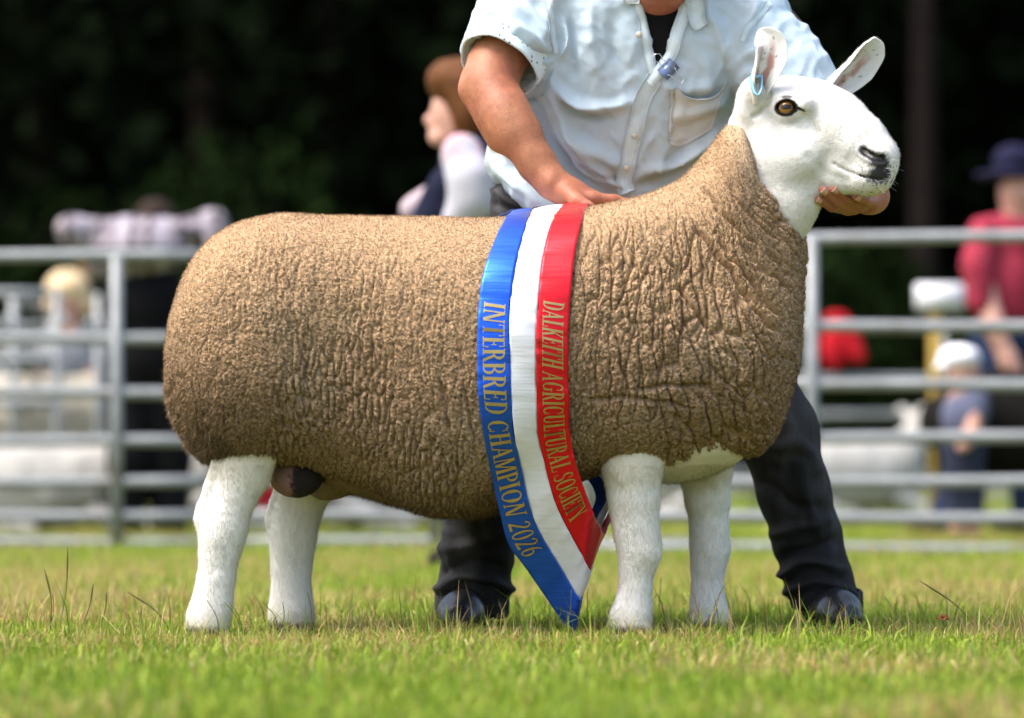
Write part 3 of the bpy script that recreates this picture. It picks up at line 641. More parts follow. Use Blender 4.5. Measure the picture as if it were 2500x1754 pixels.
# ---- head, in its own frame: x forward, y to the far side, z up
PSI = math.radians(22); CP, SP = math.cos(PSI), math.sin(PSI)
HO = D(1714, 309, -0.02); RH = np.array([[CP, SP, 0], [-SP, CP, 0], [0, 0, 1.0]])
def hs(px, py, lat=0.0): return np.array([((px - 1720) / 1188 - lat * SP) / CP, lat, (300 - py) / 1188])
hf = Field((-0.16, -0.125, -0.26), (0.30, 0.125, 0.17), 0.0022)
R_ = 1 / 1188
def hc(a, ra, b, rb, k=.02, lat=1.0): hf.cone(hs(*a), ra * R_, hs(*b), rb * R_, k, lat)
hf.ell(hs(1762, 268), (.085, .066, .071), .01)
hc((1790, 262), 76, (1868, 288), 84, .02, .72); hc((1868, 288), 84, (1926, 326), 66, .02, .70); hc((1926, 326), 66, (1958, 352), 46, .02, .80)
hf.ell(hs(1958, 352), (.046, .044, .040), .014)
hf.ell(hs(1960, 378), (.038, .043, .028), .014)            # upper lip
hc((1735, 365), 80, (1800, 375), 62, .03, .78); hc((1800, 372), 62, (1885, 386), 42, .03, .72); hc((1885, 386), 42, (1945, 400), 30, .02, 1.0)
hf.ell(hs(1950, 404), (.036, .036, .026), .016)            # chin
hc((1735, 380), 85, (1752, 440), 84, .03, .80); hc((1752, 440), 80, (1715, 500), 92, .04, .85); hc((1715, 300), 80, (1690, 420), 95, .04, .82)
hf.ell(hs(1770, 345, -.045), (.06, .03, .045), .03); hf.ell(hs(1770, 345, .045), (.06, .03, .045), .03)   # cheeks
for s in (-1, 1):
    hf.cone(hs(1742, 222, s * .052), .022, hs(1800, 236, s * .060), .016, .02)       # brow
    hf.ell(hs(1762, 246, s * .060), (.026, .014, .022), .012)
    hf.cone(hs(1690, 240, s * .045), .030, hs(1693, 200, s * .062), .026, .02)       # ear butt
    hf.ell(hs(1950, 352, s * .030), (.022, .014, .018), .010)                         # nostril wing
hf.cone(hs(1765, 220, 0), .045, hs(1830, 230, 0), .045, .03)
HV, HF_ = hf.mesh(2)
_ht = bvh(HV, HF_)
_ld = RH.T @ np.array([0, 1.0, 0])
def surf(px, py):
    """point of the near side of the head behind a photo pixel"""
    w0 = np.array([0, -CAM_D, CAM_H]); o = RH.T @ (w0 - HO); dl = RH.T @ (D(px, py, 0.0) - w0); h = _ht.ray_cast(Vector(o), Vector(dl / np.linalg.norm(dl)))[0]
    return np.array(h[:]) if h is not None else hs(px, py)
def seg_d(pts, V=None):
    V = HV if V is None else V
    pp = np.asarray(pts); r = np.full(len(V), 9.0)
    for a, b in zip(pp[:-1], pp[1:]):
        e = b - a; t = np.clip(((V - a) @ e) / (e @ e + 1e-12), 0, 1); r = np.minimum(r, np.linalg.norm(V - a - t[:, None] * e, axis=1))
    return r
MIR = np.array([1, -1, 1.0])
def both(pts):
    p = [np.asarray(q) for q in pts]; return p, [q * MIR for q in p]
nosP = both([surf(1936, 338), surf(1946, 346), surf(1957, 352), surf(1968, 355), surf(1978, 356)])
mouP = both([surf(1872, 368), surf(1884, 376), surf(1899, 384), surf(1920, 392), surf(1945, 398), surf(1968, 402), surf(1984, 403)])
phil = [surf(1990, 362), surf(1988, 378), surf(1986, 403)]
phil = [np.array([p[0], 0.0, p[2]]) for p in phil]
jawP = both([surf(1905, 402), surf(1870, 398), surf(1840, 380), surf(1815, 350)])
eyeP = both([surf(1790, 250), surf(1806, 262), surf(1822, 280), surf(1832, 296)])
earP = both([surf(1727, 212), surf(1722, 232), surf(1706, 252), surf(1690, 262)])
HN = vnormals(HV, HF_); DS = np.zeros(len(HV))
for sd in (0, 1):
    dn = seg_d(nosP[sd]); DS -= 0.011 * np.exp(-(dn / .0050) ** 2); DS += .0022 * np.exp(-((dn - .011) / .004) ** 2)
    dm = seg_d(mouP[sd]); DS -= 0.0036 * np.exp(-(dm / .0026) ** 2); DS += .0012 * np.exp(-((dm - .010) / .007) ** 2)
    DS -= 0.0035 * np.exp(-(seg_d(eyeP[sd]) / .007) ** 2); DS -= 0.006 * np.exp(-(seg_d(earP[sd]) / .005) ** 2)
    DS -= 0.0025 * np.exp(-(seg_d(jawP[sd]) / .010) ** 2)
DS -= 0.0045 * np.exp(-(seg_d(phil) / .0032) ** 2)
HV = HV + HN * DS[:, None] + HN * (0.0010 * fbm(HV * 45, 3, 31))[:, None]
EYE = surf(1762, 241)
en = np.array([.22, -.96, .10]); en /= np.linalg.norm(en); ea = np.cross(np.array([0, 0, 1.0]), en); ea /= np.linalg.norm(ea); ea = ea * np.sign(ea[0]); eb = np.cross(en, ea); eb = eb * np.sign(eb[2])
ERAD = 0.0185
HC = np.zeros((len(HV), 3)); hn = 0.5 + 0.5 * fbm(HV * 24, 3, 19)
hwhite = np.array([.79, .775, .74])
HC[:] = hwhite * (0.95 + 0.08 * hn)[:, None]
HC += (np.array([.66, .58, .44]) - HC) * (0.55 * sstep(-.06, -.19, HV[:, 2]) * sstep(.12, .0, HV[:, 0]) + 0.18 * sstep(.55, .75, hn))[:, None]
HC *= (1 + .05 * vnoise(HV * np.array([130, 380, 380]), 201) + .035 * fbm(HV * 40, 2, 202))[:, None]
fine = vnoise(HV * 420, 23); mid = vnoise(HV * 150, 24)
black = np.array([.018, .017, .019])
def paint(mask, col): HC[:] = HC + (np.asarray(col) - HC) * np.clip(mask, 0, 1)[:, None]
padP = [surf(1966, 362), surf(1978, 368), surf(1972, 384), surf(1962, 392), surf(1984, 392)]
for sd in (0, 1):
    dn = seg_d(nosP[sd]); dm = seg_d(mouP[sd]); dp = seg_d([p * (MIR if sd else 1) for p in padP])
    paint(0.55 * sstep(.022, .010, dn + .005 * fine), [.16, .15, .155])
    paint(sstep(.0205, .0070, dp + .004 * fine + .002 * mid), [.038, .037, .041])
    paint(0.85 * sstep(.014, .003, dm + .007 * fine) * sstep(hs(1930, 0)[0], hs(1965, 0)[0], HV[:, 0]), [.06, .055, .06])
    paint(sstep(.0100, .0062, dn + .0015 * fine + .001 * mid), black)
    paint(sstep(.0036, .0016, dm + .0008 * fine), [.04, .034, .034])
paint(sstep(.010, .005, seg_d(phil) + .002 * fine), [.03, .028, .03])
spots = (vnoise(HV * 330, 61) > .60) & (HV[:, 0] > hs(1915, 0)[0]) & (HV[:, 2] < hs(0, 362)[2])
paint(0.8 * spots, [.05, .045, .045])
for s in (1, -1):
    m2 = np.array([1, 1 if s > 0 else -1, 1]); ec = EYE * m2; A, B = ea * m2, eb * m2
    on = ((HV[:, 1] * ec[1]) > 0) & (np.linalg.norm(HV - ec, axis=1) < .08)
    q = HV - ec; qa = q @ A; qb = q @ B
    rr = np.sqrt((qa / .0205) ** 2 + (qb / .0150) ** 2)
    paint(on * sstep(1.20, 1.02, rr + .06 * fine), [.020, .016, .016])
    brow = np.exp(-((qa - .001) / .013) ** 2) * np.exp(-((qb - .0195) / .0045) ** 2); paint(on * 0.85 * sstep(.25, .7, brow + .25 * fine), [.04, .035, .035])
    low_ = np.exp(-((qa - .008) / .016) ** 2) * np.exp(-((qb + .022) / .006) ** 2); paint(on * 0.35 * low_ * (0.6 + 0.6 * fine), [.22, .20, .22])
    tl = seg_d([ec + A * .015, ec + A * .026 - B * .003, ec + A * .038 - B * .013]); paint(on * sstep(.0062, .0028, tl + .0012 * fine), [.030, .026, .026])
    t2 = seg_d([ec + A * .044 - B * .020, ec + A * .058 - B * .028]); paint(on * 0.6 * sstep(.016, .004, t2 + .008 * fine), [.30, .26, .22])
# open the eye: push the skin inside the almond behind the eyeball
EYEBALL = {}
for s in (1, -1):
    m2 = np.array([1, 1 if s > 0 else -1, 1]); ec = EYE * m2; A, B, Nn = ea * m2, eb * m2, en * m2
    q = HV - ec; qa, qb = q @ A, q @ B; onside = (HV[:, 1] * ec[1]) > 0
    xx = qa / .0185
    alm = (np.abs(qb - .001) / (.0112 * np.clip(1 - np.clip(np.abs(xx), 0, 1) ** 2.2, 0.001, 1))) + (np.abs(xx) > 1) * 9
    HV = HV - Nn * (onside * 0.012 * sstep(1.08, .92, alm))[:, None]
    rim = onside * np.exp(-((alm - 1.22) / .16) ** 2) * (np.abs(xx) < 1.15); HV = HV + Nn * (.0022 * rim)[:, None]
    EYEBALL[s] = (ec - Nn * (ERAD - 0.0005), A, B, Nn)
hairm = np.ones(len(HV)) * (HV[:, 0] > -.1)
hairm *= (HC.mean(1) > .3)
for sd in (0, 1): hairm *= (seg_d(nosP[sd]) > .015) * (seg_d([p * (MIR if sd else 1) for p in padP]) > .021) * (seg_d([p * (MIR if sd else 1) for p in (EYE + ea * -.02, EYE + ea * .02)]) > .017)
def face_dir(p, n):
    back = np.array([-1.0, 0, -.35]); t = back - n * (n @ back)[:, None]
    return 0.35 * n + 0.9 * t + 0.25 * rng.normal(size=n.shape)
fbH = fibres(HV, HF_, 70000, 0.0045, 0.0009, face_dir, rng, hairm)
# ---- ears: cupped leaves with thickness
def ear(cl, N0, wid, cup, twist=0.0, bend=0.0):
    """cl: centre line pts; N0: direction the cup opens to"""
    n1, n2 = 46, 25; C = spline(cl, n1); T = np.gradient(C, axis=0); T /= np.linalg.norm(T, axis=1)[:, None]
    t = np.linspace(0, 1, n1); s = np.linspace(-1, 1, n2); rows = []; nin = []
    for i in range(n1):
        N_ = np.asarray(N0[0]) * (1 - t[i]) + np.asarray(N0[1]) * t[i]; N_ = N_ - T[i] * (N_ @ T[i]); N_ /= np.linalg.norm(N_); W = np.cross(T[i], N_)
        w = np.interp(t[i], *wid); ph = np.interp(t[i], *cup); R = w / ph; fi = s * ph
        rows.append(C[i] + R * (np.sin(fi)[:, None] * W + (1 - np.cos(fi))[:, None] * N_)); nin.append(-np.sin(fi)[:, None] * W + np.cos(fi)[:, None] * N_)
    G = np.array(rows); NI = np.array(nin); thk = 0.0028 * np.interp(t, [0, .6, 1], [1.5, 1, .8])[:, None, None] * np.clip(1.15 - np.abs(s) ** 6, .25, 1)[None, :, None]
    A = (G + NI * thk).reshape(-1, 3); B = (G - NI * thk).reshape(-1, 3)
    V = np.vstack([A, B]); f1 = grid_faces(n1, n2); f2 = grid_faces(n1, n2, off=n1 * n2)[:, ::-1]; o = n1 * n2
    i = np.arange(n1 - 1); j = np.arange(n2 - 1); e = []
    e.append(np.stack([i * n2, (i + 1) * n2, (i + 1) * n2 + o, i * n2 + o], 1)); e.append(np.stack([i * n2 + n2 - 1, i * n2 + n2 - 1 + o, (i + 1) * n2 + n2 - 1 + o, (i + 1) * n2 + n2 - 1], 1))
    e.append(np.stack([(n1 - 1) * n2 + j, (n1 - 1) * n2 + j + 1, (n1 - 1) * n2 + j + 1 + o, (n1 - 1) * n2 + j + o], 1))
    tt = np.tile(np.repeat(t, n2), 2); ss = np.tile(np.tile(s, n1), 2); inner = np.concatenate([np.ones(o), np.zeros(o)])
    return V, [np.vstack([f1, f2] + e).astype(np.int32)], tt, ss, inner
wl = ([0, .08, .25, .5, .75, .9, .97, 1], [.016, .026, .037, .041, .032, .018, .009, .002])
e1V, e1F, et, es, ei = ear([D(1697, 232, -.085), D(1700, 190, -.095), D(1716, 145, -.10), D(1724, 108, -.10), D(1716, 84, -.098), D(1703, 66, -.095)],
                          ((.45, -.85, .1), (.10, -.95, -.25)), wl, ([0, .3, .6, 1], [2.3, 1.65, 1.10, .75]))
e2V, e2F, ft, fs_, fi_ = ear([D(1832, 222, .03), D(1862, 190, .05), D(1902, 158, .06), D(1935, 125, .065), D(1955, 100, .06), D(1962, 84, .055)],
                          ((.60, -.68, -.38), (.50, -.76, -.38)), (wl[0], [w * 1.12 for w in wl[1]]), ([0, .3, .6, 1], [2.1, 1.45, 1.05, .75]))
def ear_col(V, t, s, inn):
    c = np.tile(hwhite * .97, (len(V), 1)); n_ = fbm(V * 70, 3, 5); f_ = vnoise(V * 400, 7)
    pk = inn * sstep(.85, .35, np.abs(s) + .15 * n_) * sstep(.80, .45, t + .15 * n_) * sstep(-.35, .35, n_ + .45 * np.sin(s * 9))
    c += (np.array([.50, .25, .21]) - c) * (0.95 * pk)[:, None]
    dk = inn * sstep(.34, .12, t) * sstep(.9, .3, np.abs(s)); c += (np.array([.16, .07, .06]) - c) * (0.6 * dk)[:, None]
    sp_ = inn * (f_ > .72) * (t > .3) * (t < .8) * (np.abs(s) < .6); c += (np.array([.06, .05, .05]) - c) * (0.8 * sp_)[:, None]
    return c
HW = HV @ RH.T + HO
fbHw = (fbH[0] @ RH.T + HO, fbH[1], fbH[2], fbH[3] @ RH.T)
ec1, ec2 = ear_col(e1V, et, es, ei), ear_col(e2V, ft, fs_, fi_)
eh = [fibres(v, f, 4500, .004, .0006, lambda p, n: n * .6 + .5 * rng.normal(size=n.shape) + np.array([0, 0, .6]), rng) for v, f in ((e1V, e1F), (e2V, e2F))]
parts = [(BV, BF_, bc), (fbL[0], [fbL[1]], np.clip(bc[fbL[2]] * np.repeat(.92 + .18 * rng.random(len(fbL[1])), 3)[:, None], 0, .9)), (HW, HF_, HC),
         (fbHw[0], [fbHw[1]], np.clip(HC[fbHw[2]] * np.repeat(.94 + .12 * rng.random(len(fbHw[1])), 3)[:, None], 0, .9)), (e1V, e1F, ec1), (e2V, e2F, ec2),
         (eh[0][0], [eh[0][1]], ec1[eh[0][2]]), (eh[1][0], [eh[1][1]], ec2[eh[1][2]])]
# whiskers
wk = []
for _ in range(22):
    s = rng.choice([-1, 1]); b0 = hs(1960 + rng.uniform(-25, 35), 385 + rng.uniform(-30, 40), s * .03); h = _ht.find_nearest(Vector(b0)); p0 = np.array(h[0][:]); n0 = np.array(h[1][:]); n0 = n0 * np.sign(n0 @ (p0 - hs(1920, 370)))
    q = p0 + n0 * .016 + np.array([.008, 0, rng.uniform(-.008, .004)]); wk.append(tube(np.array([p0, (p0 + q) / 2 + [0, 0, .001], q]), [.0002, .0002, .0001], 3, False))
wv_, wf_ = join(wk); parts.append((wv_ @ RH.T + HO, wf_, np.tile([.7, .7, .7], (len(wv_), 1))))
SV, SF = join([(p[0], p[1]) for p in parts])
nor = [vnormals(BV, BF_), fbL[3], vnormals(HW, HF_), fbHw[3], vnormals(e1V, e1F), vnormals(e2V, e2F), eh[0][3], eh[1][3], vnormals(parts[8][0], parts[8][1])]
for q_ in (1, 3, 6, 7): nor[q_] = nor[q_] + .12 * np.repeat(rng.normal(size=(len(nor[q_]) // 3, 3)), 3, 0); nor[q_] /= np.linalg.norm(nor[q_], axis=1)[:, None]
body_me = mesh_np('body', SV, SF, True, np.vstack([p[2] for p in parts]), np.vstack(nor))
add('body', body_me, HAIR_MAT, sheep)

# ---- eyes
def eye_mat():
    m = bpy.data.materials.new('amber_eye'); t, N, Lk = nt(m); b = N['Principled BSDF']; b.inputs['Roughness'].default_value = 0.12; b.inputs['Specular IOR Level'].default_value = 0.35
    at = N.new('ShaderNodeAttribute'); at.attribute_name = 'Col'; Lk.new(at.outputs['Color'], b.inputs['Base Color'])
    b.inputs['Coat Weight'].default_value = 0.15; b.inputs['Coat Roughness'].default_value = 0.05
    return m
EM = eye_mat()
for s in (1, -1):
    c, A, B, Nn = EYEBALL[s]; n1, n2 = 40, 72
    al = np.linspace(0, 1.5, n1); be = np.linspace(0, 2 * math.pi, n2, endpoint=False)
    rr = np.sin(al)[:, None] * ERAD; a_ = rr * np.cos(be); b_ = rr * np.sin(be)
    V = c + (np.cos(al) * ERAD)[:, None, None] * Nn + a_[..., None] * A + b_[..., None] * B
    V = V.reshape(-1, 3); a_ = a_.ravel(); b_ = b_.ravel(); r_ = np.sqrt(a_ ** 2 + b_ ** 2)
    iris = np.array([.24, .120, .030]) * (1 + .25 * vnoise(np.stack([np.arctan2(b_, a_) * 9, r_ * 300, r_ * 0], 1), 3))[:, None]
    iris = iris * np.interp(r_, [0, .009, .0128], [.75, 1.1, .7])[:, None]
    pup = sstep(1.35, .65, (np.abs(a_) / .0100) ** 2.5 + (np.abs(b_ - .0010) / .0050) ** 2.5); colr = iris + (np.array([.006, .005, .005]) - iris) * pup[:, None]
    colr = colr + (np.array([.02, .015, .012]) - colr) * sstep(.0128, .0142, r_)[:, None]
    V = V @ RH.T + HO
    me = mesh_np('eye', V, grid_faces(n1, n2, True)[:, ::-1] if s > 0 else grid_faces(n1, n2, True), True, colr)
    add('eye', me, EM, sheep)

# ---- folded blue ear tag clipped through the lower ear edge
TAGM = make_mat('pale_blue_tag_plastic', (.28, .55, .72), .35, spec=.5, var=.08, vscale=60)
tp = [D(1683, 168, -.115), D(1685, 185, -.120), D(1690, 205, -.124), D(1697, 214, -.126), D(1704, 206, -.122), D(1707, 188, -.113), D(1706, 168, -.106)]
c_ = spline(np.array(tp), 40); T = np.gradient(c_, axis=0); T /= np.linalg.norm(T, axis=1)[:, None]; wdir = np.array([.45, -.88, .1]); wdir /= np.linalg.norm(wdir)
nn_ = np.cross(T, wdir); nn_ /= np.linalg.norm(nn_, axis=1)[:, None]; hw = 0.0045; tk = 0.0011
quad = [c_ + wdir * hw + nn_ * tk, c_ + wdir * hw - nn_ * tk, c_ - wdir * hw - nn_ * tk, c_ - wdir * hw + nn_ * tk]
V = np.stack(quad, 1).reshape(-1, 3); fcs = [grid_faces(40, 4, True), np.array([[0, 1, 2, 3], [159, 158, 157, 156]], np.int32)]
ear_tag = add('ear_tag', mesh_np('ear_tag', V, fcs, False), TAGM, sheep)
sv, sf = tube(np.array([D(1684, 172, -.118), D(1706, 172, -.108)]), .0035, 12); add('stud', mesh_np('stud', sv, sf), TAGM, ear_tag)
# ================================================================== champion sash
sash = empty('champion_sash', (0.07, -0.1, 0.0), 'blue, white and red satin sash with gold lettering draped over the sheep', 'sash')
ROWS = [((1252, 528), (1300, 524), (1376, 514), (1441, 505)), ((1229, 543), (1287, 545), (1349, 540), (1421, 540)), ((1197, 616), (1266, 616), (1327, 616), (1404, 616)),
        ((1177, 680), (1252, 690), (1316, 700), (1394, 710)), ((1167, 770), (1244, 780), (1310, 790), (1388, 803)), ((1165, 867), (1245, 867), (1309, 867), (1388, 885)),
        ((1168, 975), (1249, 980), (1311, 985), (1389, 985)), ((1183, 1077), (1257, 1070), (1314, 1063), (1391, 1052)), ((1204, 1182), (1276, 1160), (1332, 1142), (1403, 1122)),
        ((1219, 1246), (1293, 1236), (1349, 1210), (1420, 1175)), ((1240, 1326), (1318, 1300), (1370, 1262), (1434, 1215)), ((1278, 1380), (1348, 1352), (1396, 1312), (1448, 1250)),
        ((1330, 1455), (1382, 1408), (1420, 1355), (1455, 1266)), ((1386, 1533), (1412, 1458), (1437, 1388), (1459, 1277)),
        ((1408, 1523), (1424, 1448), (1444, 1388), (1467, 1296)), ((1420, 1400), (1440, 1362), (1456, 1332), (1478, 1300)), ((1430, 1280), (1456, 1276), (1474, 1270), (1497, 1262)), ((1440, 1180), (1474, 1175), (1506, 1165), (1535, 1150))]
YF = {0: .0, 8: -.205, 9: -.185, 10: -.160, 11: -.135, 12: -.110, 13: -.085, 14: -.060, 15: .0, 16: .09, 17: .19}
SG = np.zeros((len(ROWS), 4, 3))
for i, r in enumerate(ROWS):
    for j, (px, py) in enumerate(r):
        if i in YF: SG[i, j] = P(px, py, YF[i]); continue
        h, n = pix_hit(FL_TREE, px, py)
        SG[i, j] = np.array(h[:]) + np.array([0, -0.0045, 0.001]) if h is not None else P(px, py, -.1)
# up the far flank and back to the ridge
far = []
for (px, py, y) in ((1310, 1000, .285), (1280, 800, .285), (1275, 640, .245), (1290, 545, .12)):
    far.append([P(px - 90 + 62 * j, py, y) + np.array([0, .012, 0.004 * j]) for j in range(4)])
SG = np.vstack([SG, np.array(far), SG[:1] + np.array([0, 0.004, .004])])
for j in range(4):      # the ribbon lies on the back at the ridge
    for i in (0, len(SG) - 1):
        h = FL_TREE.ray_cast(Vector((SG[i, j, 0], 0.0, 2.0)), Vector((0, 0, -1)))[0]
        if h is not None: SG[i, j, 2] = h[2] + .011
NT_ = 420
SL = np.stack([spline(SG[:, j], NT_) for j in range(4)], 1)       # (NT,4,3)
seg = np.linalg.norm(np.diff(SL.mean(1), axis=0), axis=1); SARC = np.concatenate([[0], np.cumsum(seg)])
# keep the near side off the wool
def satin(name, col, rough=.34, metal=.55):
    m = bpy.data.materials.new(name); t, N, Lk = nt(m); b = N['Principled BSDF']
    b.inputs['Base Color'].default_value = (*col, 1); b.inputs['Roughness'].default_value = rough; b.inputs['Specular IOR Level'].default_value = .75
    b.inputs['Metallic'].default_value = metal; b.inputs['Anisotropic'].default_value = .4; b.inputs['Sheen Weight'].default_value = .25; b.inputs['Sheen Roughness'].default_value = .3
    tc = N.new('ShaderNodeTexCoord'); mp = N.new('ShaderNodeMapping'); mp.inputs['Scale'].default_value = (1.2, 1, 14); Lk.new(tc.outputs['Object'], mp.inputs['Vector'])
    nz = N.new('ShaderNodeTexNoise'); nz.inputs['Scale'].default_value = 9; nz.inputs['Detail'].default_value = 3; Lk.new(mp.outputs[0], nz.inputs['Vector'])
    bp = N.new('ShaderNodeBump'); bp.inputs['Strength'].default_value = .12; bp.inputs['Distance'].default_value = .01; Lk.new(nz.outputs['Fac'], bp.inputs['Height']); Lk.new(bp.outputs[0], b.inputs['Normal'])
    return m
NW = 13
GRID = {}
for k, (nm, col) in enumerate((('blue_stripe', (.016, .11, .72)), ('white_stripe', (.78, .78, .82)), ('red_stripe', (.80, .012, .022)))):
    f = np.linspace(0, 1, NW)
    G = SL[:, k, None, :] * (1 - f)[None, :, None] + SL[:, k + 1, None, :] * f[None, :, None]
    Tn = np.gradient(G, axis=0); Wn = np.gradient(G, axis=1); Nn = np.cross(Wn, Tn); Nn /= np.linalg.norm(Nn, axis=2)[..., None] + 1e-12
    if Nn[150, 6, 1] > 0: Nn = -Nn
    tpos = np.broadcast_to(SARC[:, None], G.shape[:2]); edge = np.abs(f - .5)[None, :] * 2
    pk = .0016 * vnoise(np.stack([tpos.ravel() * 62, np.broadcast_to(f[None, :] * 1.2 + k * 7, tpos.shape).ravel(), tpos.ravel() * 0], 1), 3).reshape(tpos.shape) * (.35 + .65 * edge ** 3)
    pk += .0030 * vnoise(np.stack([tpos.ravel() * 17, np.broadcast_to(f[None, :] * .8 + k * 3, tpos.shape).ravel(), tpos.ravel() * 0], 1), 8).reshape(tpos.shape) * sstep(.12, .3, tpos)
    pk += .0018 * (1 - edge ** 2) * (1 if k == 1 else .6)
    G = G + Nn * pk[..., None]
    if k == 1: G = G - Nn * .0006
    GRID[k] = (G, Nn)
    A = (G + Nn * .0005).reshape(-1, 3); B = (G - Nn * .0005).reshape(-1, 3); o = NT_ * NW
    i = np.arange(NT_ - 1); e = [np.stack([i * NW, i * NW + o, (i + 1) * NW + o, (i + 1) * NW], 1), np.stack([i * NW + NW - 1, (i + 1) * NW + NW - 1, (i + 1) * NW + NW - 1 + o, i * NW + NW - 1 + o], 1)]
    ob = add(nm, mesh_np(nm, np.vstack([A, B]), [np.vstack([grid_faces(NT_, NW)[:, ::-1], grid_faces(NT_, NW, off=o)] + e).astype(np.int32)]), satin('satin_' + nm, col, .36, .12 if k == 1 else .75), sash)
    GRID[k] = (G, Nn, ob)
# ---- lettering: a condensed serif drawn stroke by stroke (unit box: x 0..w, y 0..1)
def quadpatch(p, n=(3, 6)):
    """4 corners -> list of small quads"""
    p = np.asarray(p, float); a = np.linspace(0, 1, n[0] + 1); b = np.linspace(0, 1, n[1] + 1)
    g = (p[0][None, None] * ((1 - a)[:, None, None] * (1 - b)[None, :, None]) + p[1][None, None] * (a[:, None, None] * (1 - b)[None, :, None]) + p[2][None, None] * (a[:, None, None] * b[None, :, None]) + p[3][None, None] * ((1 - a)[:, None, None] * b[None, :, None]))
    return g.reshape(-1, 2), grid_faces(n[0] + 1, n[1] + 1)
TK, TH_ = .17, .06
def stem(x, w=TK, y0=0, y1=1): return [((x - w / 2, y0), (x + w / 2, y0), (x + w / 2, y1), (x - w / 2, y1))]
def ser(x, y, w=.15): h = .05; return [((x - w, y), (x + w, y), (x + w, y + h), (x - w, y + h))]
def hbar(x0, x1, y, h=TH_): return [((x0, y), (x1, y), (x1, y + h), (x0, y + h))]
def diag(x0, y0, x1, y1, w): return [((x0 - w / 2, y0), (x0 + w / 2, y0), (x1 + w / 2, y1), (x1 - w / 2, y1))]
def arc(cx, cy, rx, ry, a0, a1, wth=TK, wtn=TH_, n=14):
    r = []; a = np.linspace(math.radians(a0), math.radians(a1), n + 1)
    def pt(t, s): w = wtn + (wth - wtn) * abs(math.cos(t)) ** 1.5; return (cx + (rx - (0 if s else w)) * math.cos(t), cy + (ry - (0 if s else min(w, wtn * 1.4))) * math.sin(t))
    for t0, t1 in zip(a[:-1], a[1:]): r.append((pt(t0, 1), pt(t1, 1), pt(t1, 0), pt(t0, 0)))
    return r
def vs(x): return stem(x) + ser(x, 0) + ser(x, .965)
def beak(x, y0, y1, d=1): return [((x, y0), (x + .03 * d, y0), (x + .05 * d, y1), (x - .01 * d, y1))]
GL = {'I': (.36, vs(.18)), 'L': (.56, vs(.18) + hbar(.18, .52, 0) + beak(.50, 0, .26)), 'E': (.58, vs(.18) + hbar(.18, .52, 0) + hbar(.18, .50, .955) + hbar(.2, .40, .48) + beak(.50, 0, .26) + beak(.48, 1, .76) + beak(.40, .38, .62)),
      'T': (.60, vs(.30)[:2] + stem(.30) + hbar(.03, .57, .955) + beak(.04, 1, .74, -1) + beak(.54, 1, .74)), 'H': (.74, vs(.18) + vs(.56) + hbar(.2, .54, .48)),
      'D': (.70, vs(.18) + hbar(.18, .34, 0) + hbar(.18, .34, .955) + arc(.30, .5, .36, .5, -90, 90)), 'P': (.60, vs(.18) + hbar(.18, .30, .46) + hbar(.18, .30, .955) + arc(.28, .73, .29, .27, -90, 90, .14)),
      'R': (.68, vs(.18) + hbar(.18, .30, .48) + hbar(.18, .30, .955) + arc(.28, .74, .28, .26, -90, 90, .14) + diag(.38, .5, .60, 0, .14) + ser(.62, 0, .06)),
      'B': (.64, vs(.18) + hbar(.18, .32, 0) + hbar(.18, .32, .955) + hbar(.18, .32, .49) + arc(.28, .75, .27, .25, -90, 90, .13) + arc(.30, .265, .31, .265, -90, 90, .15)),
      'A': (.72, diag(.10, 0, .36, 1, .075) + diag(.58, 0, .34, 1, .15) + hbar(.19, .48, .30) + ser(.10, 0, .10) + ser(.58, 0, .13)), 'K': (.70, vs(.18) + diag(.24, .42, .56, 1, .075) + diag(.58, 0, .34, .60, .15) + ser(.58, 0, .12) + ser(.54, .965, .11)),
      'N': (.76, diag(.14, 0, .14, 1, .075) + diag(.60, 0, .60, 1, .075) + diag(.56, 0, .16, 1, .15) + ser(.14, 0, .10) + ser(.60, .965, .10) + ser(.12, .965, .10)),
      'M': (.92, diag(.12, 0, .14, 1, .075) + stem(.76) + diag(.42, .02, .20, 1, .14) + diag(.42, .02, .70, 1, .075) + ser(.12, 0, .10) + ser(.76, 0, .13) + ser(.14, .965, .10) + ser(.76, .965, .12)),
      'U': (.72, stem(.18, TK, .25) + diag(.57, .25, .57, 1, .075) + arc(.37, .28, .265, .28, 180, 360, .14) + ser(.18, .965) + ser(.57, .965, .10)),
      'C': (.66, arc(.36, .5, .32, .5, 50, 310) + beak(.56, .98, .68) + beak(.56, .02, .30)), 'G': (.72, arc(.36, .5, .32, .5, 50, 312) + beak(.56, .98, .68) + stem(.58, .13, .05, .42) + ser(.58, .40, .12)),
      'O': (.72, arc(.36, .5, .33, .5, 0, 360, n=26)), 'S': (.54, arc(.27, .745, .22, .255, 50, 270, .13) + arc(.27, .255, .24, .255, -130, 90, .13) + beak(.44, .98, .74) + beak(.05, .02, .27, -1)),
      'Y': (.68, stem(.34, TK, 0, .45) + diag(.34, .42, .12, 1, .15) + diag(.34, .42, .58, 1, .075) + ser(.34, 0) + ser(.12, .965, .12) + ser(.57, .965, .10)), ' ': (.26, []),
      '2': (.52, arc(.26, .74, .21, .26, 0, 165, .12) + diag(.11, .07, .41, .72, .12) + hbar(.05, .47, 0, .12)), '0': (.54, arc(.27, .5, .23, .5, 0, 360, .12, n=26)), '6': (.52, arc(.26, .30, .22, .30, 0, 360, .12, n=22) + arc(.46, .35, .42, .65, 105, 178, .12))}
GOLD = make_mat('gold_foil', (.52, .39, .15), .36, metal=.8, spec=.5, var=.15, vscale=40)
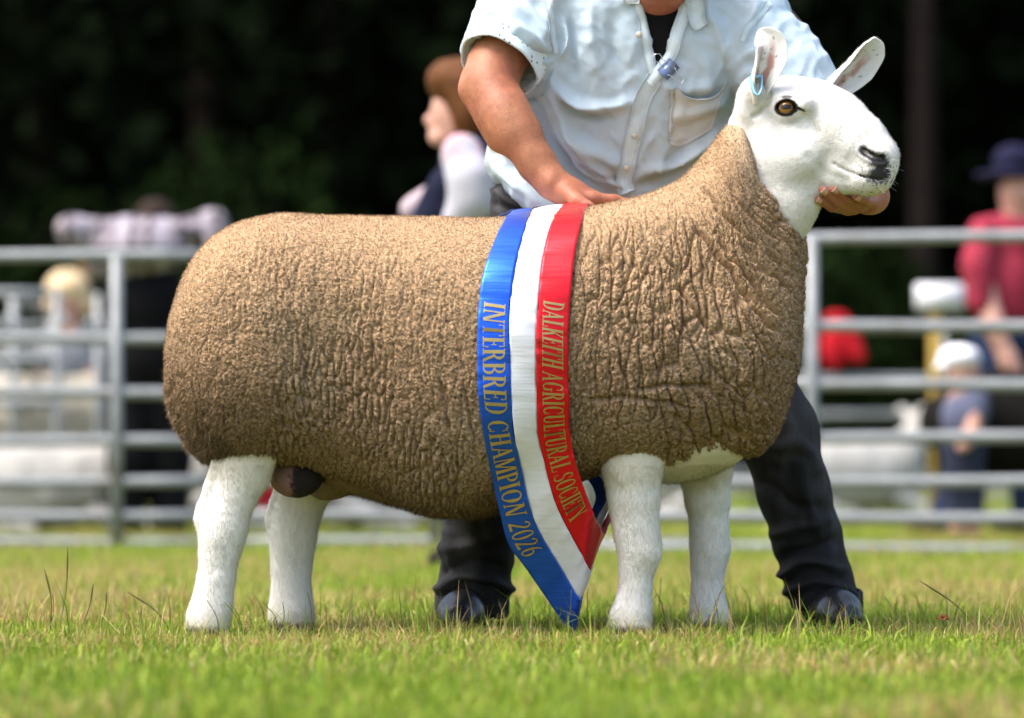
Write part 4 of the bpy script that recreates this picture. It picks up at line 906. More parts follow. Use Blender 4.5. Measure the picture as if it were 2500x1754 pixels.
def lettering(text, k, s0, s1, f0, f1, name='lettering'):
    G, Nn, ob = GRID[k]; adv = sum(GL[c][0] for c in text); Vs = []; Fs = []; o = 0; x = 0
    cen = G[:, NW // 2]; arc_ = np.concatenate([[0], np.cumsum(np.linalg.norm(np.diff(cen, axis=0), axis=1))])
    for c in text:
        w, polys = GL[c]
        for p in polys:
            v, f = quadpatch(p, (2, 5)); v = v + np.array([x, 0]); Vs.append(v); Fs.append(f + o); o += len(v)
        x += w
    V = np.vstack(Vs); t = np.interp(s0 + (s1 - s0) * V[:, 0] / adv, arc_, np.arange(NT_)); fr = np.clip(f0 + (f1 - f0) * V[:, 1], 0, 1) * (NW - 1)
    i = np.clip(t.astype(int), 0, NT_ - 2); j = np.clip(fr.astype(int), 0, NW - 2); a = (t - i)[:, None]; b = (fr - j)[:, None]
    def bl(M): return M[i, j] * (1 - a) * (1 - b) + M[i + 1, j] * a * (1 - b) + M[i, j + 1] * (1 - a) * b + M[i + 1, j + 1] * a * b
    W = bl(G) + bl(Nn) * .0019
    add(name, mesh_np(name, W, [np.vstack(Fs).astype(np.int32)]), GOLD, ob)
def arc_at(k, py):
    cen = GRID[k][0][:, NW // 2]; a = np.concatenate([[0], np.cumsum(np.linalg.norm(np.diff(cen, axis=0), axis=1))])
    sc = F_PX / (CAM_D + cen[:, 1]); pyy = HOR - (cen[:, 2] - CAM_H) * sc; i = int(np.argmax((pyy > py) & (np.arange(NT_) > 8))); return a[i]
lettering('INTERBRED CHAMPION 2026', 0, arc_at(0, 738), arc_at(0, 1352), .17, .84)
lettering('DALKEITH AGRICULTURAL SOCIETY', 2, arc_at(2, 736), arc_at(2, 1262), .17, .82)
# ================================================================== handler leaning over the sheep
handler = empty('person', (0.2, 0.42, 0.0), 'person in pale blue short-sleeved shirt and black jeans bending over the show sheep', 'person')
SKIN = make_mat('tanned_skin', rough=.5, spec=.35, attr=True, bump=.25, bscale=260, sss=.12)
SHIRT = make_mat('washed_pale_blue_cotton', rough=.95, spec=.04, attr=True, bump=.35, bscale=600)
JEANS = make_mat('faded_black_denim', (.016, .016, .018), .8, spec=.2, col2=(.062, .061, .064), c2scale=9, c2lo=.46, c2hi=.70, bump=.6, bscale=500, aniso_scale=(1, 1, .35))
TEE = make_mat('black_jersey', (.006, .006, .007), .9, spec=.1, bump=.2, bscale=500)
LEATH = make_mat('black_boot_leather', (.012, .012, .015), .35, spec=.5, bump=.3, bscale=90, var=.2)
def C(px, py, y, r): return (P(px, py, y), r)

# ---- torso volume shared by shirt, tee and body
def torso(f, g=0.0):
    f.ell(P(1470, 540, .44), (.205 + g, .135 + g, .16 + g), .05); f.ell(P(1490, 400, .40), (.205 + g, .135 + g, .20 + g), .06)
    f.ell(P(1525, 190, .32), (.225 + g, .135 + g, .21 + g), .08); f.ell(P(1440, 110, .27), (.13 + g, .10 + g, .13 + g), .06); f.ell(P(1680, 90, .27), (.13 + g, .10 + g, .13 + g), .06)
    f.cone(P(1345, 0, .28), .10 + g, P(1740, -20, .28), .10 + g, .06); f.ell(P(1540, 40, .34), (.22 + g, .12 + g, .12 + g), .06)
SHF = Field((-.14, .0, .72), (.72, .75, 1.40), .0046)
torso(SHF, .012)
# sleeves
SHF.chain([C(1330, 0, .26, .098), C(1275, 60, .22, .090), C(1228, 138, .17, .078)], .03)
SHF.chain([C(1735, -10, .27, .092), C(1815, 60, .24, .082), C(1885, 140, .20, .074), C(1922, 190, .18, .072), C(1962, 245, .17, .070)], .03)
# loose hem, flaring on the left over the jeans
SHF.ell(P(1335, 420, .40), (.105, .11, .11), .05); SHF.ell(P(1430, 500, .37), (.16, .12, .06), .05); SHF.ell(P(1700, 330, .34), (.085, .10, .12), .05)
X, Y, Z = SHF.all()
# hem cut: plane through the hem line, and sleeve mouths
def plane_cut(f, p, n, keep_r=None):
    n = np.asarray(n, float); n /= np.linalg.norm(n); d = (X - p[0]) * n[0] + (Y - p[1]) * n[1] + (Z - p[2]) * n[2]
    if keep_r is not None:
        rr = np.sqrt((X - p[0]) ** 2 + (Y - p[1]) ** 2 + (Z - p[2]) ** 2); d = np.where(rr < keep_r, d, -1)
    f.a[:] = np.maximum(f.a, d.astype(np.float32))
plane_cut(SHF, P(1235, 150, .17), P(1205, 205, .13) - P(1262, 78, .21), .105)
plane_cut(SHF, P(1968, 252, .17), P(1995, 305, .16) - P(1930, 195, .18), .13)
_hl = Field((-.14, .0, .72), (.72, .75, 1.40), .0046); _hl.cone(P(1218, 160, .155), .074, P(1256, 95, .195), .066, 0)
SHF.a[:] = np.maximum(SHF.a, -_hl.a)
# V opening in the photo plane
VP = np.array([P(a, b, .2)[[0, 2]] for a, b in ((1552, -80), (1560, 22), (1576, 70), (1579, 100), (1590, 150), (1593, 184), (1612, 165), (1632, 141), (1650, 75), (1680, -5), (1700, -80))])
def poly_sd(x, z, poly):
    d = np.full(np.broadcast(x, z).shape, 1e9); ins = np.zeros(d.shape, bool); n = len(poly)
    for i in range(n):
        a, b = poly[i], poly[(i + 1) % n]; e = b - a; t = np.clip(((x - a[0]) * e[0] + (z - a[1]) * e[1]) / (e @ e), 0, 1)
        d = np.minimum(d, (x - a[0] - t * e[0]) ** 2 + (z - a[1] - t * e[1]) ** 2)
        c = ((a[1] > z) != (b[1] > z)); xi = (b[0] - a[0]) * (z - a[1]) / (b[1] - a[1] + 1e-12) + a[0]; ins ^= (c & (x < xi))
    return np.where(ins, -1, 1) * np.sqrt(d)
vsd = poly_sd(X[:, 0, :], Z[0], VP)[:, None, :]
SHF.a[:] = np.where((Y < .34), np.maximum(SHF.a, -vsd.astype(np.float32)), SHF.a)
_hx = np.array([P(a, b, .36)[[0, 2]] for a, b in ((1100, 330), (1190, 392), (1212, 425), (1245, 470), (1295, 512), (1350, 530), (1420, 545), (1700, 560))])
SHF.a[:] = np.maximum(SHF.a, (.75 * (np.interp(X[:, 0, 0], _hx[:, 0], _hx[:, 1])[:, None, None] - Z)).astype(np.float32))
SV_, SF_ = SHF.mesh(2)
# folds: (polyline in photo pixels, amplitude, width)
FD = [([(1345, 165), (1360, 215), (1400, 245), (1470, 262), (1545, 250)], .012, .014), ([(1350, 195), (1385, 260), (1440, 285), (1500, 290)], -.008, .012), ([(1330, 200), (1400, 330), (1470, 420), (1520, 470)], .010, .013),
      ([(1300, 200), (1350, 330), (1420, 430), (1500, 490)], -.009, .012), ([(1285, 210), (1320, 320), (1380, 420), (1440, 490)], .008, .012), ([(1380, 310), (1440, 360), (1520, 400)], .008, .014), ([(1400, 360), (1460, 420), (1520, 440)], -.006, .012),
      ([(1375, 60), (1382, 110), (1370, 140)], .010, .010), ([(1395, 40), (1400, 120), (1410, 200)], -.006, .014), ([(1440, 0), (1445, 90), (1460, 180)], .006, .018), ([(1500, 20), (1500, 120), (1520, 200)], -.005, .016),
      ([(1340, 130), (1300, 90), (1250, 60)], .007, .012), ([(1345, 140), (1290, 120), (1230, 100)], -.006, .011), ([(1340, 110), (1310, 60), (1280, 10)], .006, .012), ([(1350, 142), (1310, 150), (1260, 150)], .005, .010),
      ([(1640, 290), (1700, 270), (1770, 230)], .006, .014), ([(1560, 430), (1640, 400), (1720, 350), (1770, 300)], .008, .014), ([(1540, 460), (1620, 440), (1700, 400)], -.006, .014), ([(1600, 200), (1680, 215), (1760, 200)], .004, .016),
      ([(1810, 150), (1860, 120), (1900, 70)], .008, .012), ([(1815, 170), (1880, 150), (1930, 120)], -.006, .012), ([(1800, 130), (1830, 60), (1850, 0)], .007, .014), ([(1720, 20), (1760, 90), (1790, 150)], .005, .016), ([(1210, 400), (1280, 470), (1380, 515)], .006, .012), ([(1225, 380), (1320, 460), (1420, 510)], -.005, .011)]
SN = vnormals(SV_, SF_); sx = F_PX / (CAM_D + SV_[:, 1]); PXs = 1250 + SV_[:, 0] * sx; PYs = HOR - (SV_[:, 2] - CAM_H) * sx
frontm = sstep(.15, -.25, SN[:, 1]); dsp = np.zeros(len(SV_))
for pts, am, wd in FD:
    pp = spline(np.array(pts, float), 24); dd = np.full(len(SV_), 9e9); tb = np.zeros(len(SV_))
    q = np.stack([PXs, PYs], 1) + 9 * np.stack([vnoise(SV_ * 22, 3), vnoise(SV_ * 22, 4)], 1)
    for i_, (a, b) in enumerate(zip(pp[:-1], pp[1:])):
        e = b - a; t = np.clip(((q - a) @ e) / (e @ e), 0, 1); d = np.linalg.norm(q - a - t[:, None] * e, axis=1); u = d < dd; dd = np.where(u, d, dd); tb = np.where(u, (i_ + t) / 23, tb)
    dsp += am * np.exp(-(dd / (wd * 900)) ** 2) * np.sin(np.pi * np.clip(tb, .02, .98)) ** .6
rid = 1 - np.abs(fbm(SV_ * np.array([9, 9, 5]) + 2, 3, 12)) * 2
dsp = 2.3 * dsp * frontm + .0055 * rid + .0022 * fbm(SV_ * 38, 2, 8) + .0026 * (1 - 2.2 * np.abs(fbm(SV_ @ np.array([[42, 10, 0], [0, 20, 14], [26, 0, 30.]]), 2, 35))) + .0060 * (1 - 2.2 * np.abs(fbm(SV_ @ np.array([[20, 6, 0], [0, 10, 4], [-9, 0, 12.]]), 2, 33)))
SV_ = SV_ + SN * dsp[:, None]
sc1 = np.array([.47, .575, .65]); sc2 = np.array([.36, .49, .60]); n_ = .5 + .5 * fbm(SV_ * 9, 4, 51); n2_ = .5 + .5 * fbm(SV_ * 26, 4, 52)
scol = sc1 + (sc2 - sc1) * (.55 * sstep(.45, .75, n_))[:, None]
dirt = sstep(200, 420, PYs) * sstep(.40, .75, n_ * .6 + n2_ * .5) + .8 * np.exp(-((PXs - 1700) / 80) ** 2 - ((PYs - 320) / 60) ** 2) * n2_ + .7 * np.exp(-((PXs - 1440) / 90) ** 2 - ((PYs - 290) / 40) ** 2) * n2_
scol = scol + (np.array([.40, .36, .30]) - scol) * np.clip(.62 * dirt, 0, .75)[:, None]
shirt = add('shirt', mesh_np('shirt', SV_, SF_, True, scol), SHIRT, handler)
ST_ = bvh(SV_, SF_)
def onshirt(px, py, off=.002):
    h, n = pix_hit(ST_, px, py)
    if h is None: return P(px, py, .2), np.array([0, -1., 0])
    n = np.array(n[:]); n = -n if n[1] > 0 else n
    return np.array(h[:]) + n * off, n
def strip(name, pts, wpx, off=.003, parent=None, colr=None, mat=None, n=40, thick=.0014, stitch=True, across=7):
    """a sewn band lying on the shirt: centre line in photo pixels, width in pixels"""
    pp = arclen_resample(spline(np.array(pts, float), n * 2), n); T = np.gradient(pp, axis=0); T /= np.linalg.norm(T, axis=1)[:, None]; W = np.stack([-T[:, 1], T[:, 0]], 1)
    g = np.zeros((n, across, 3)); nn = np.zeros((n, across, 3))
    for i in range(n):
        for j, s in enumerate(np.linspace(-.5, .5, across)):
            q = pp[i] + W[i] * s * wpx; g[i, j], nn[i, j] = onshirt(q[0], q[1], off)
    for _ in range(3):
        g[1:-1] = (g[:-2] + 2 * g[1:-1] + g[2:]) / 4; nn[1:-1] = (nn[:-2] + 2 * nn[1:-1] + nn[2:]) / 4
    pk = .0009 * vnoise(np.stack([np.repeat(np.arange(n) * 1.1, across), np.tile(np.arange(across) * .9, n), np.zeros(n * across)], 1), 5).reshape(n, across)
    g = g + nn * pk[..., None]; A = g.reshape(-1, 3); B = (g - nn * (thick + .003)).reshape(-1, 3); o = n * across
    i = np.arange(n - 1); j = np.arange(across - 1)
    e = [np.stack([i * across, i * across + o, (i + 1) * across + o, (i + 1) * across], 1), np.stack([i * across + across - 1, (i + 1) * across + across - 1, (i + 1) * across + across - 1 + o, i * across + across - 1 + o], 1), np.stack([j, j + 1, j + 1 + o, j + o], 1), np.stack([(n - 1) * across + j + 1, (n - 1) * across + j, (n - 1) * across + j + o, (n - 1) * across + j + 1 + o], 1)]
    V = np.vstack([A, B]); base = np.asarray(colr if colr is not None else [.58, .69, .75]); cc = np.tile(base, (len(V), 1))
    if stitch: cc = cc * (1 - .16 * (np.abs(np.tile(np.tile(np.linspace(-1, 1, across), n), 2)) > .6))[:, None]
    cc = cc * (1 + .10 * fbm(V * 90, 2, 7))[:, None]
    return add(name, mesh_np(name, V, [np.vstack([grid_faces(n, across), grid_faces(n, across, off=o)[:, ::-1]] + e).astype(np.int32)], True, cc), mat or SHIRT, parent or shirt)
strip('placket', [(1600, 190), (1572, 235), (1553, 300), (1540, 360), (1530, 410), (1522, 440), (1530, 470)], 40, .0035)
strip('placket_edge', [(1557, 10), (1572, 60), (1576, 100), (1587, 150), (1592, 190), (1570, 225)], 22, .0025, colr=[.62, .73, .79])
strip('lapel', [(1690, -20), (1668, 45), (1652, 90), (1640, 130), (1612, 170), (1585, 205)], 26, .0045, colr=[.60, .71, .77])
strip('shoulder_seam', [(1336, -20), (1345, 40), (1350, 90), (1358, 130)], 16, .002)
strip('shoulder_seam', [(1880, 5), (1850, 40), (1825, 70), (1812, 100)], 16, .002)
strip('collar_flap', [(1690, -40), (1700, 10), (1702, 45), (1712, 66)], 44, .009, colr=[.63, .73, .79])
strip('collar_flap', [(1548, -50), (1541, -15), (1538, 10)], 36, .008, colr=[.63, .73, .79])
# chest pocket: a panel with a sagging mouth
pk_ = []
U_, W_ = np.linspace(0, 1, 17), np.linspace(0, 1, 13)
top = spline(np.array([(1648, 212), (1672, 228), (1705, 233), (1745, 226), (1774, 200)], float), 17); bot = spline(np.array([(1632, 350), (1650, 356), (1672, 352), (1700, 338), (1735, 318)], float), 17)
g = np.zeros((17, 13, 3)); nn = np.zeros((17, 13, 3))
for i in range(17):
    for j in range(13):
        q = top[i] * (1 - W_[j]) + bot[i] * W_[j]; g[i, j], nn[i, j] = onshirt(q[0], q[1], .0022 + .010 * (1 - W_[j]) ** 3 * math.sin(math.pi * U_[i]) ** .7)
V = np.vstack([g.reshape(-1, 3), (g - nn * .003).reshape(-1, 3)]); o = 17 * 13; i = np.arange(16); j = np.arange(12)
e = [np.stack([i * 13, i * 13 + o, (i + 1) * 13 + o, (i + 1) * 13], 1), np.stack([j, j + 1, j + 1 + o, j + o], 1), np.stack([i * 13 + 12, (i + 1) * 13 + 12, (i + 1) * 13 + 12 + o, i * 13 + 12 + o], 1), np.stack([16 * 13 + j + 1, 16 * 13 + j, 16 * 13 + j + o, 16 * 13 + j + 1 + o], 1)]
pc = np.tile([.50, .50, .47], (len(V), 1)) * (1 + .22 * fbm(V * 30, 3, 4))[:, None]; pc[:o] += (np.array([.56, .62, .64]) - pc[:o]) * (np.tile(1 - W_, 17) ** 2)[:, None]
pocket = add('pocket', mesh_np('pocket', V, [np.vstack([grid_faces(17, 13), grid_faces(17, 13, off=o)[:, ::-1]] + e).astype(np.int32)], True, pc), SHIRT, shirt)
strip('pocket_hem', [(1640, 216), (1638, 270), (1634, 340)], 10, .0045, parent=shirt, colr=[.52, .56, .56])
# buttons
BUT = make_mat('cream_button', (.55, .50, .40), .3, spec=.5)
for (px, py) in ((1559, 86), (1548, 330), (1529, 409)):
    c, n = onshirt(px, py, .0052); n = n * .5 + np.array([0, -.5, 0]); n /= np.linalg.norm(n); v, f = tube(np.array([c, c + n * .0025]), [.0062, .0055], 16); add('button', mesh_np('button', v, f, False), BUT, shirt)
# rolled sleeve cuffs with tiny printed specks
def cuff(a, b, r0, r1, wd=.05):
    a, b = np.asarray(a), np.asarray(b); T = (b - a); T /= np.linalg.norm(T); u = np.cross(T, [0, 1., 0]); u /= np.linalg.norm(u); w = np.cross(T, u)
    n1, n2 = 12, 64; prof = [(-.55, r1 + .001), (-.52, r1 + .0045), (-.45, r1 + .005), (-.2, r1 + .0045), (.1, r1 + .0035), (.45, r1 + .002), (.52, r1 + .0005), (.50, r1 - .003), (.1, r1 - .006)]
    th_ = np.linspace(0, 2 * math.pi, n2, endpoint=False); V = []
    for s, r in prof:
        rr = r * (1 + .025 * np.sin(3 * th_ + 1) + .012 * np.sin(7 * th_)); V.append(b + T * s * wd + np.cos(th_)[:, None] * rr[:, None] * u + np.sin(th_)[:, None] * rr[:, None] * w * .97)
    V = np.vstack(V); cc = np.tile([.62, .74, .79], (len(V), 1)) * (1 + .06 * fbm(V * 60, 2, 3))[:, None]
    return V, [grid_faces(len(prof), n2, True)], cc
cm = make_mat('speckled_cuff_cotton', rough=.85, spec=.12, attr=True, bump=.2, bscale=600)
_t, _N, _L = nt(cm); _vo = _N.new('ShaderNodeTexVoronoi'); _vo.inputs['Scale'].default_value = 85; _mr = _N.new('ShaderNodeMapRange'); _mr.inputs['From Min'].default_value = .16; _mr.inputs['From Max'].default_value = .22
_mx = _N.new('ShaderNodeMix'); _mx.data_type = 'RGBA'; _b = _N['Principled BSDF']; _src = _b.inputs['Base Color'].links[0].from_socket; _tc = _N.new('ShaderNodeTexCoord'); _L.new(_tc.outputs['Object'], _vo.inputs['Vector'])
_L.new(_vo.outputs['Distance'], _mr.inputs['Value']); _L.new(_mr.outputs[0], _mx.inputs['Factor']); _mx.inputs['A'].default_value = (.05, .09, .14, 1); _L.new(_src, _mx.inputs['B']); _L.new(_mx.outputs['Result'], _b.inputs['Base Color'])
v, f, cc = cuff(P(1275, 60, .22), P(1231, 136, .168), .09, .080, .060); add('sleeve_cuff', mesh_np('sleeve_cuff', v, f, True, cc), cm, shirt)
# binder clip on the front edge
CLIP = make_mat('blue_grey_clip_steel', (.16, .22, .38), .3, metal=.3, spec=.6); WIRE = make_mat('bright_wire', (.7, .7, .72), .2, metal=1.0)
cc_, cn = onshirt(1630, 170, .006); ax = P(1652, 150, .2) - P(1612, 190, .2); ax /= np.linalg.norm(ax); up_ = np.array([0, -1., 0]); sd_ = np.cross(ax, up_); sd_ /= np.linalg.norm(sd_)
clip = empty('binder_clip', cc_, 'small blue-grey binder clip pinching the open shirt front', 'clip')
prof = np.array([(-.014, .000), (.0, .013), (.014, .000), (.012, -.002), (.0, .0105), (-.012, -.002)]); V = []
for s in (-.017, .017): V += [cc_ + ax * s + sd_ * a + up_ * b for a, b in prof]
i = np.arange(6); Fq = [np.stack([i, (i + 1) % 6, (i + 1) % 6 + 6, i + 6], 1).astype(np.int32), np.array([[0, 1, 4, 5], [1, 2, 3, 4], [11, 10, 7, 6], [10, 9, 8, 7]], np.int32)]
add('clip_body', mesh_np('clip_body', np.array(V), Fq, False), CLIP, clip)
for sg, o_ in ((1, .012), (-1, .002)):
    pts = [(-.009, 0), (-.005, .012), (-.008, .024), (0, .030), (.008, .024), (.005, .012), (.009, 0)]
    c2 = spline(np.array([cc_ + ax * a + sd_ * sg * (.008 + b) + up_ * (.004 + o_ * .5) for a, b in pts]), 40); v, f = tube(c2, .0009, 6); add('wire_handle', mesh_np('wire_handle', v, f), WIRE, clip)

# ---- black tee inside the opening
TF = Field((.228, .02, 1.02), (.372, .6, 1.34), .006); torso(TF, .008); v, f = TF.mesh(2); add('undershirt', mesh_np('undershirt', v, f), TEE, handler)

# ---- skin: head, neck, arms, hands in one body mesh
def arm_field(lo, hi, vox=.0032): return Field(lo, hi, vox)
AR = arm_field((-.14, -.12, .78), (.30, .42, 1.34))
AR.chain([C(1330, 10, .25, .066), C(1250, 90, .20, .060), C(1209, 160, .16, .051), C(1194, 212, .13, .046)], .02)
AR.chain([C(1198, 205, .13, .046), C(1228, 270, .10, .045), C(1266, 330, .075, .040), C(1312, 402, .06, .032), C(1348, 447, .05, .027)], .025)
AR.ell(P(1158, 205, .14), (.026, .03, .03), .02); AR.ell(P(1238, 300, .075), (.036, .032, .045), .03); AR.cone(P(1205, 235, .10), .028, P(1290, 375, .055), .022, .02); AR.cone(P(1150, 225, .13), .020, P(1215, 345, .09), .018, .02)
# palm and fingers resting on the back
AR.chain([C(1348, 447, .05, .029), C(1395, 476, .05, .027), C(1432, 490, .055, .024)], .02, 1.35)
for q, (kx, ky, yy, ex, ey) in enumerate(((1446, 488, .020, 1535, 497), (1452, 487, .042, 1545, 500), (1448, 491, .064, 1540, 508), (1438, 494, .084, 1520, 512))):
    AR.chain([C(1400, 480, yy, .016), C(kx, ky - 2, yy, .0125), C((kx + ex) / 2 + 4, (ky + ey) / 2 - 3, yy + .012, .0105), C(ex - 6, ey + 1, yy + .022, .0092), C(ex + 10, ey + 8, yy + .028, .0085)], .008)
AR.chain([C(1380, 468, .02, .017), C(1410, 492, -.005, .013), C(1440, 506, -.018, .011)], .010)
a1 = AR.mesh(2)
AL = arm_field((.46, -.14, .78), (.78, .42, 1.34))
AL.chain([C(1800, 50, .25, .060), C(1890, 150, .20, .054), C(1960, 240, .17, .048)], .02)
AL.chain([C(1960, 240, .17, .048), C(2005, 305, .155, .046), C(2065, 385, .13, .038), C(2115, 450, .10, .030)], .025)
AL.chain([C(2115, 450, .10, .030), C(2128, 480, .065, .030), C(2118, 492, .035, .026)], .02)
FG = [[(2128, 486, .045, .0125), (2128, 493, .0, .0108), (2112, 489, -.050, .0095), (2090, 480, -.082, .0085)],
      [(2118, 492, .045, .0130), (2102, 503, -.005, .0112), (2068, 486, -.062, .0100), (2036, 462, -.094, .0090)],
      [(2104, 496, .045, .0130), (2084, 510, -.005, .0112), (2045, 494, -.064, .0100), (2009, 465, -.096, .0090)],
      [(2092, 500, .045, .0120), (2068, 513, -.002, .0100), (2030, 506, -.050, .0090), (1996, 487, -.080, .0080)]]
for ch in FG: AL.chain([C(*c) for c in ch], .006)
AL.chain([C(2125, 470, .07, .018), C(2150, 452, .05, .013), C(2160, 435, .03, .010)], .010)
a2 = AL.mesh(2)
HDF = Field((.06, -.22, 1.02), (.52, .45, 1.72), .0055)
HDF.ell(P(1540, 60, .37), (.2, .10, .12), .05); HDF.chain([C(1595, 30, .30, .070), C(1608, -25, .20, .060), C(1625, -80, .12, .062)], .03)
hc_ = P(1632, -190, .06); HDF.ell(hc_ + [0, .02, .03], (.074, .092, .095), .03); HDF.ell(hc_ + [0, -.03, -.045], (.056, .058, .070), .03)
HDF.ell(hc_ + [0, -.065, -.085], (.028, .026, .022), .02); HDF.cone(hc_ + [0, -.082, .0], .010, hc_ + [0, -.108, -.038], .015, .012); HDF.ell(hc_ + [0, -.082, -.062], (.024, .012, .010), .01)
for sg in (-1, 1): HDF.ell(hc_ + [sg * .076, .015, -.01], (.010, .022, .032), .01); HDF.ell(hc_ + [sg * .030, -.072, .022], (.020, .012, .008), .01); HDF.ell(hc_ + [sg * .032, -.072, -.004], (.012, .010, .008), .006)
a3 = HDF.mesh(2)
bvv, bff = join([a1, a2, a3]); nn_ = .5 + .5 * fbm(bvv * 12, 4, 6); n3_ = fbm(bvv * 60, 3, 7)
bcol = np.array([.36, .150, .078]) + (np.array([.30, .105, .058]) - np.array([.36, .150, .078])) * sstep(.35, .75, nn_)[:, None]
bcol = bcol * (1 + .20 * n3_ + .10 * vnoise(bvv * 160, 21))[:, None]; fr_ = vnoise(bvv * 330, 9) > .78; bcol = np.where(fr_[:, None], bcol * .72, bcol)
hnd = sstep(.0, .05, P(1330, 430, .06)[2] - bvv[:, 2] + .02); bcol = bcol + (np.array([.37, .135, .080]) - bcol) * (.6 * hnd)[:, None]
hrng = np.random.default_rng(5)
arm_only = np.zeros(len(bvv)); arm_only[:len(a1[0])] = 1.0; arm_only *= (bvv[:, 2] < P(0, 230, .1)[2]) & (bvv[:, 2] > P(0, 450, .1)[2])
hf_ = fibres(bvv, bff, 2200, .011, .00034, lambda p, n: .25 * n + .5 * hrng.normal(size=n.shape) + np.array([.3, 0, -.8]), hrng, arm_only)
V = np.vstack([bvv, hf_[0]]); cc = np.vstack([bcol, np.tile([.10, .05, .025], (len(hf_[0]), 1))])
body = add('body', mesh_np('body', V, [x for x in bff] + [hf_[1] + len(bvv)], True, cc), SKIN, handler)
# nails of the hand under the chin
NAIL = make_mat('finger_nail', (.62, .36, .27), .3, spec=.5)
for ch in FG:
    tip = P(*ch[-1][:3]); prv = P(*ch[-2][:3]); T = tip - prv; T /= np.linalg.norm(T); n = np.array([.1, -.8, .0]) + np.array([0, 0, -.15]); n = n - T * (n @ T); n /= np.linalg.norm(n); s = np.cross(T, n); r = ch[-1][3]
    g = np.array([[tip + T * (r * a) + s * (r * .78 * b) + n * (r * (1.05 - .38 * b * b - .12 * max(0, a - .3))) for b in np.linspace(-1, 1, 7)] for a in np.linspace(-.7, .82, 7)])
    g2 = g - n * .0012; V = np.vstack([g.reshape(-1, 3), g2.reshape(-1, 3)]); o = 49; i = np.arange(6); e = [np.stack([i * 7, (i + 1) * 7, (i + 1) * 7 + o, i * 7 + o], 1), np.stack([i * 7 + 6, i * 7 + 6 + o, (i + 1) * 7 + 6 + o, (i + 1) * 7 + 6], 1), np.stack([i, i + o, i + 1 + o, i + 1], 1), np.stack([42 + i, 42 + i + 1, 42 + i + 1 + o, 42 + i + o], 1)]
    add('finger_nail', mesh_np('finger_nail', V, [np.vstack([grid_faces(7, 7), grid_faces(7, 7, off=o)[:, ::-1]] + e).astype(np.int32)]), NAIL, body)
# hair: cap and a long lock hanging behind the shoulder
HAIRM = make_mat('brown_hair', (.055, .026, .014), .45, spec=.4, var=.4, vscale=120, aniso_scale=(8, 8, 1))
HRF = Field((.08, -.16, 1.22), (.66, .42, 1.76), .006)
HRF.ell(hc_ + [0, .032, .045], (.085, .098, .098), .02)
HRF.chain([(hc_ + [.06, .09, -.02], .045), (P(1800, -60, .30), .035), (P(1880, 0, .34), .03)], .03)
v, f = HRF.mesh(1); X_, Y_, Z_ = None, None, None
keep = ~((v[:, 1] < hc_[1] - .045) & (v[:, 2] < hc_[2] + .075))
v = np.where(keep[:, None], v, v + [0, .05, 0])
lk = [(v, f)]
for q in range(46):
    a_, b_ = hrng.normal(size=2) * .011; L_ = hrng.uniform(.8, 1.08)
    pts = np.array([P(1860, -30, .34), P(1915, 30, .335), P(1948, 75, .325), P(1960, 110, .32), P(1962, 110 + 45 * L_, .318)]) + np.array([a_, b_, 0]) * np.linspace(.4, 1, 5)[:, None]
    lk.append(tube(spline(pts, 18), np.linspace(.0042, .0010, 18), 5))
v, f = join(lk); add('hair', mesh_np('hair', v, f), HAIRM, handler)

# ---- jeans
JF = Field((-.26, .12, .03), (.78, .80, .98), .0055)
JF.ell(P(1440, 575, .47), (.19, .13, .13), .05); JF.ell(P(1480, 480, .45), (.185, .125, .10), .05); JF.ell(P(1290, 505, .42), (.075, .10, .09), .04)
JF.chain([C(1400, 640, .45, .115), C(1275, 860, .38, .098), C(1210, 1060, .34, .082), C(1182, 1230, .37, .070), C(1166, 1350, .40, .066), C(1155, 1440, .42, .064), C(1152, 1490, .42, .064)], .03)
JF.chain([C(1600, 640, .47, .115), C(1780, 860, .43, .098), C(1895, 1050, .41, .078), C(1937, 1200, .42, .068), C(1972, 1320, .44, .064), C(2002, 1420, .45, .062), C(2018, 1475, .45, .064)], .03)
X, Y, Z = JF.all()
zc = P(0, 1500, .42)[2]; zc2 = P(0, 1483, .45)[2]
JF.a[:] = np.maximum(JF.a, np.where(X < .2, zc - Z, zc2 - Z + .12 * (X - P(2015, 0, .45)[0])).astype(np.float32))
v, f = JF.mesh(2); n = vnormals(v, f); sx = F_PX / (CAM_D + v[:, 1]); PXj = 1250 + v[:, 0] * sx; PYj = HOR - (v[:, 2] - CAM_H) * sx
JFD = [([(1080, 1440), (1130, 1405), (1200, 1420), (1240, 1440)], .010, .012), ([(1090, 1395), (1150, 1370), (1220, 1385)], -.008, .012), ([(1085, 1340), (1150, 1330), (1235, 1300)], .007, .016), ([(1100, 1300), (1110, 1380), (1085, 1430)], .007, .012), ([(1160, 1270), (1190, 1340), (1215, 1400)], -.006, .016),
       ([(1900, 1090), (1950, 1080), (1990, 1150)], .009, .014), ([(1860, 1180), (1930, 1230), (2000, 1240)], -.006, .016), ([(1950, 1130), (1975, 1230), (2000, 1290)], .008, .014), ([(1920, 1400), (1970, 1370), (2050, 1390)], .010, .012), ([(1915, 1360), (1980, 1340), (2040, 1320)], -.008, .013), ([(1930, 1445), (1990, 1420), (2060, 1440), (2085, 1460)], .008, .010), ([(1890, 1300), (1950, 1290), (2010, 1270)], .007, .014),
       ([(1210, 470), (1260, 500), (1330, 515)], .006, .008), ([(1208, 500), (1260, 520)], -.005, .008), ([(1905, 1000), (1925, 1060), (1900, 1120)], .007, .014)]
q = np.stack([PXj, PYj], 1) + 7 * np.stack([vnoise(v * 25, 3), vnoise(v * 25, 4)], 1); dj = np.zeros(len(v))
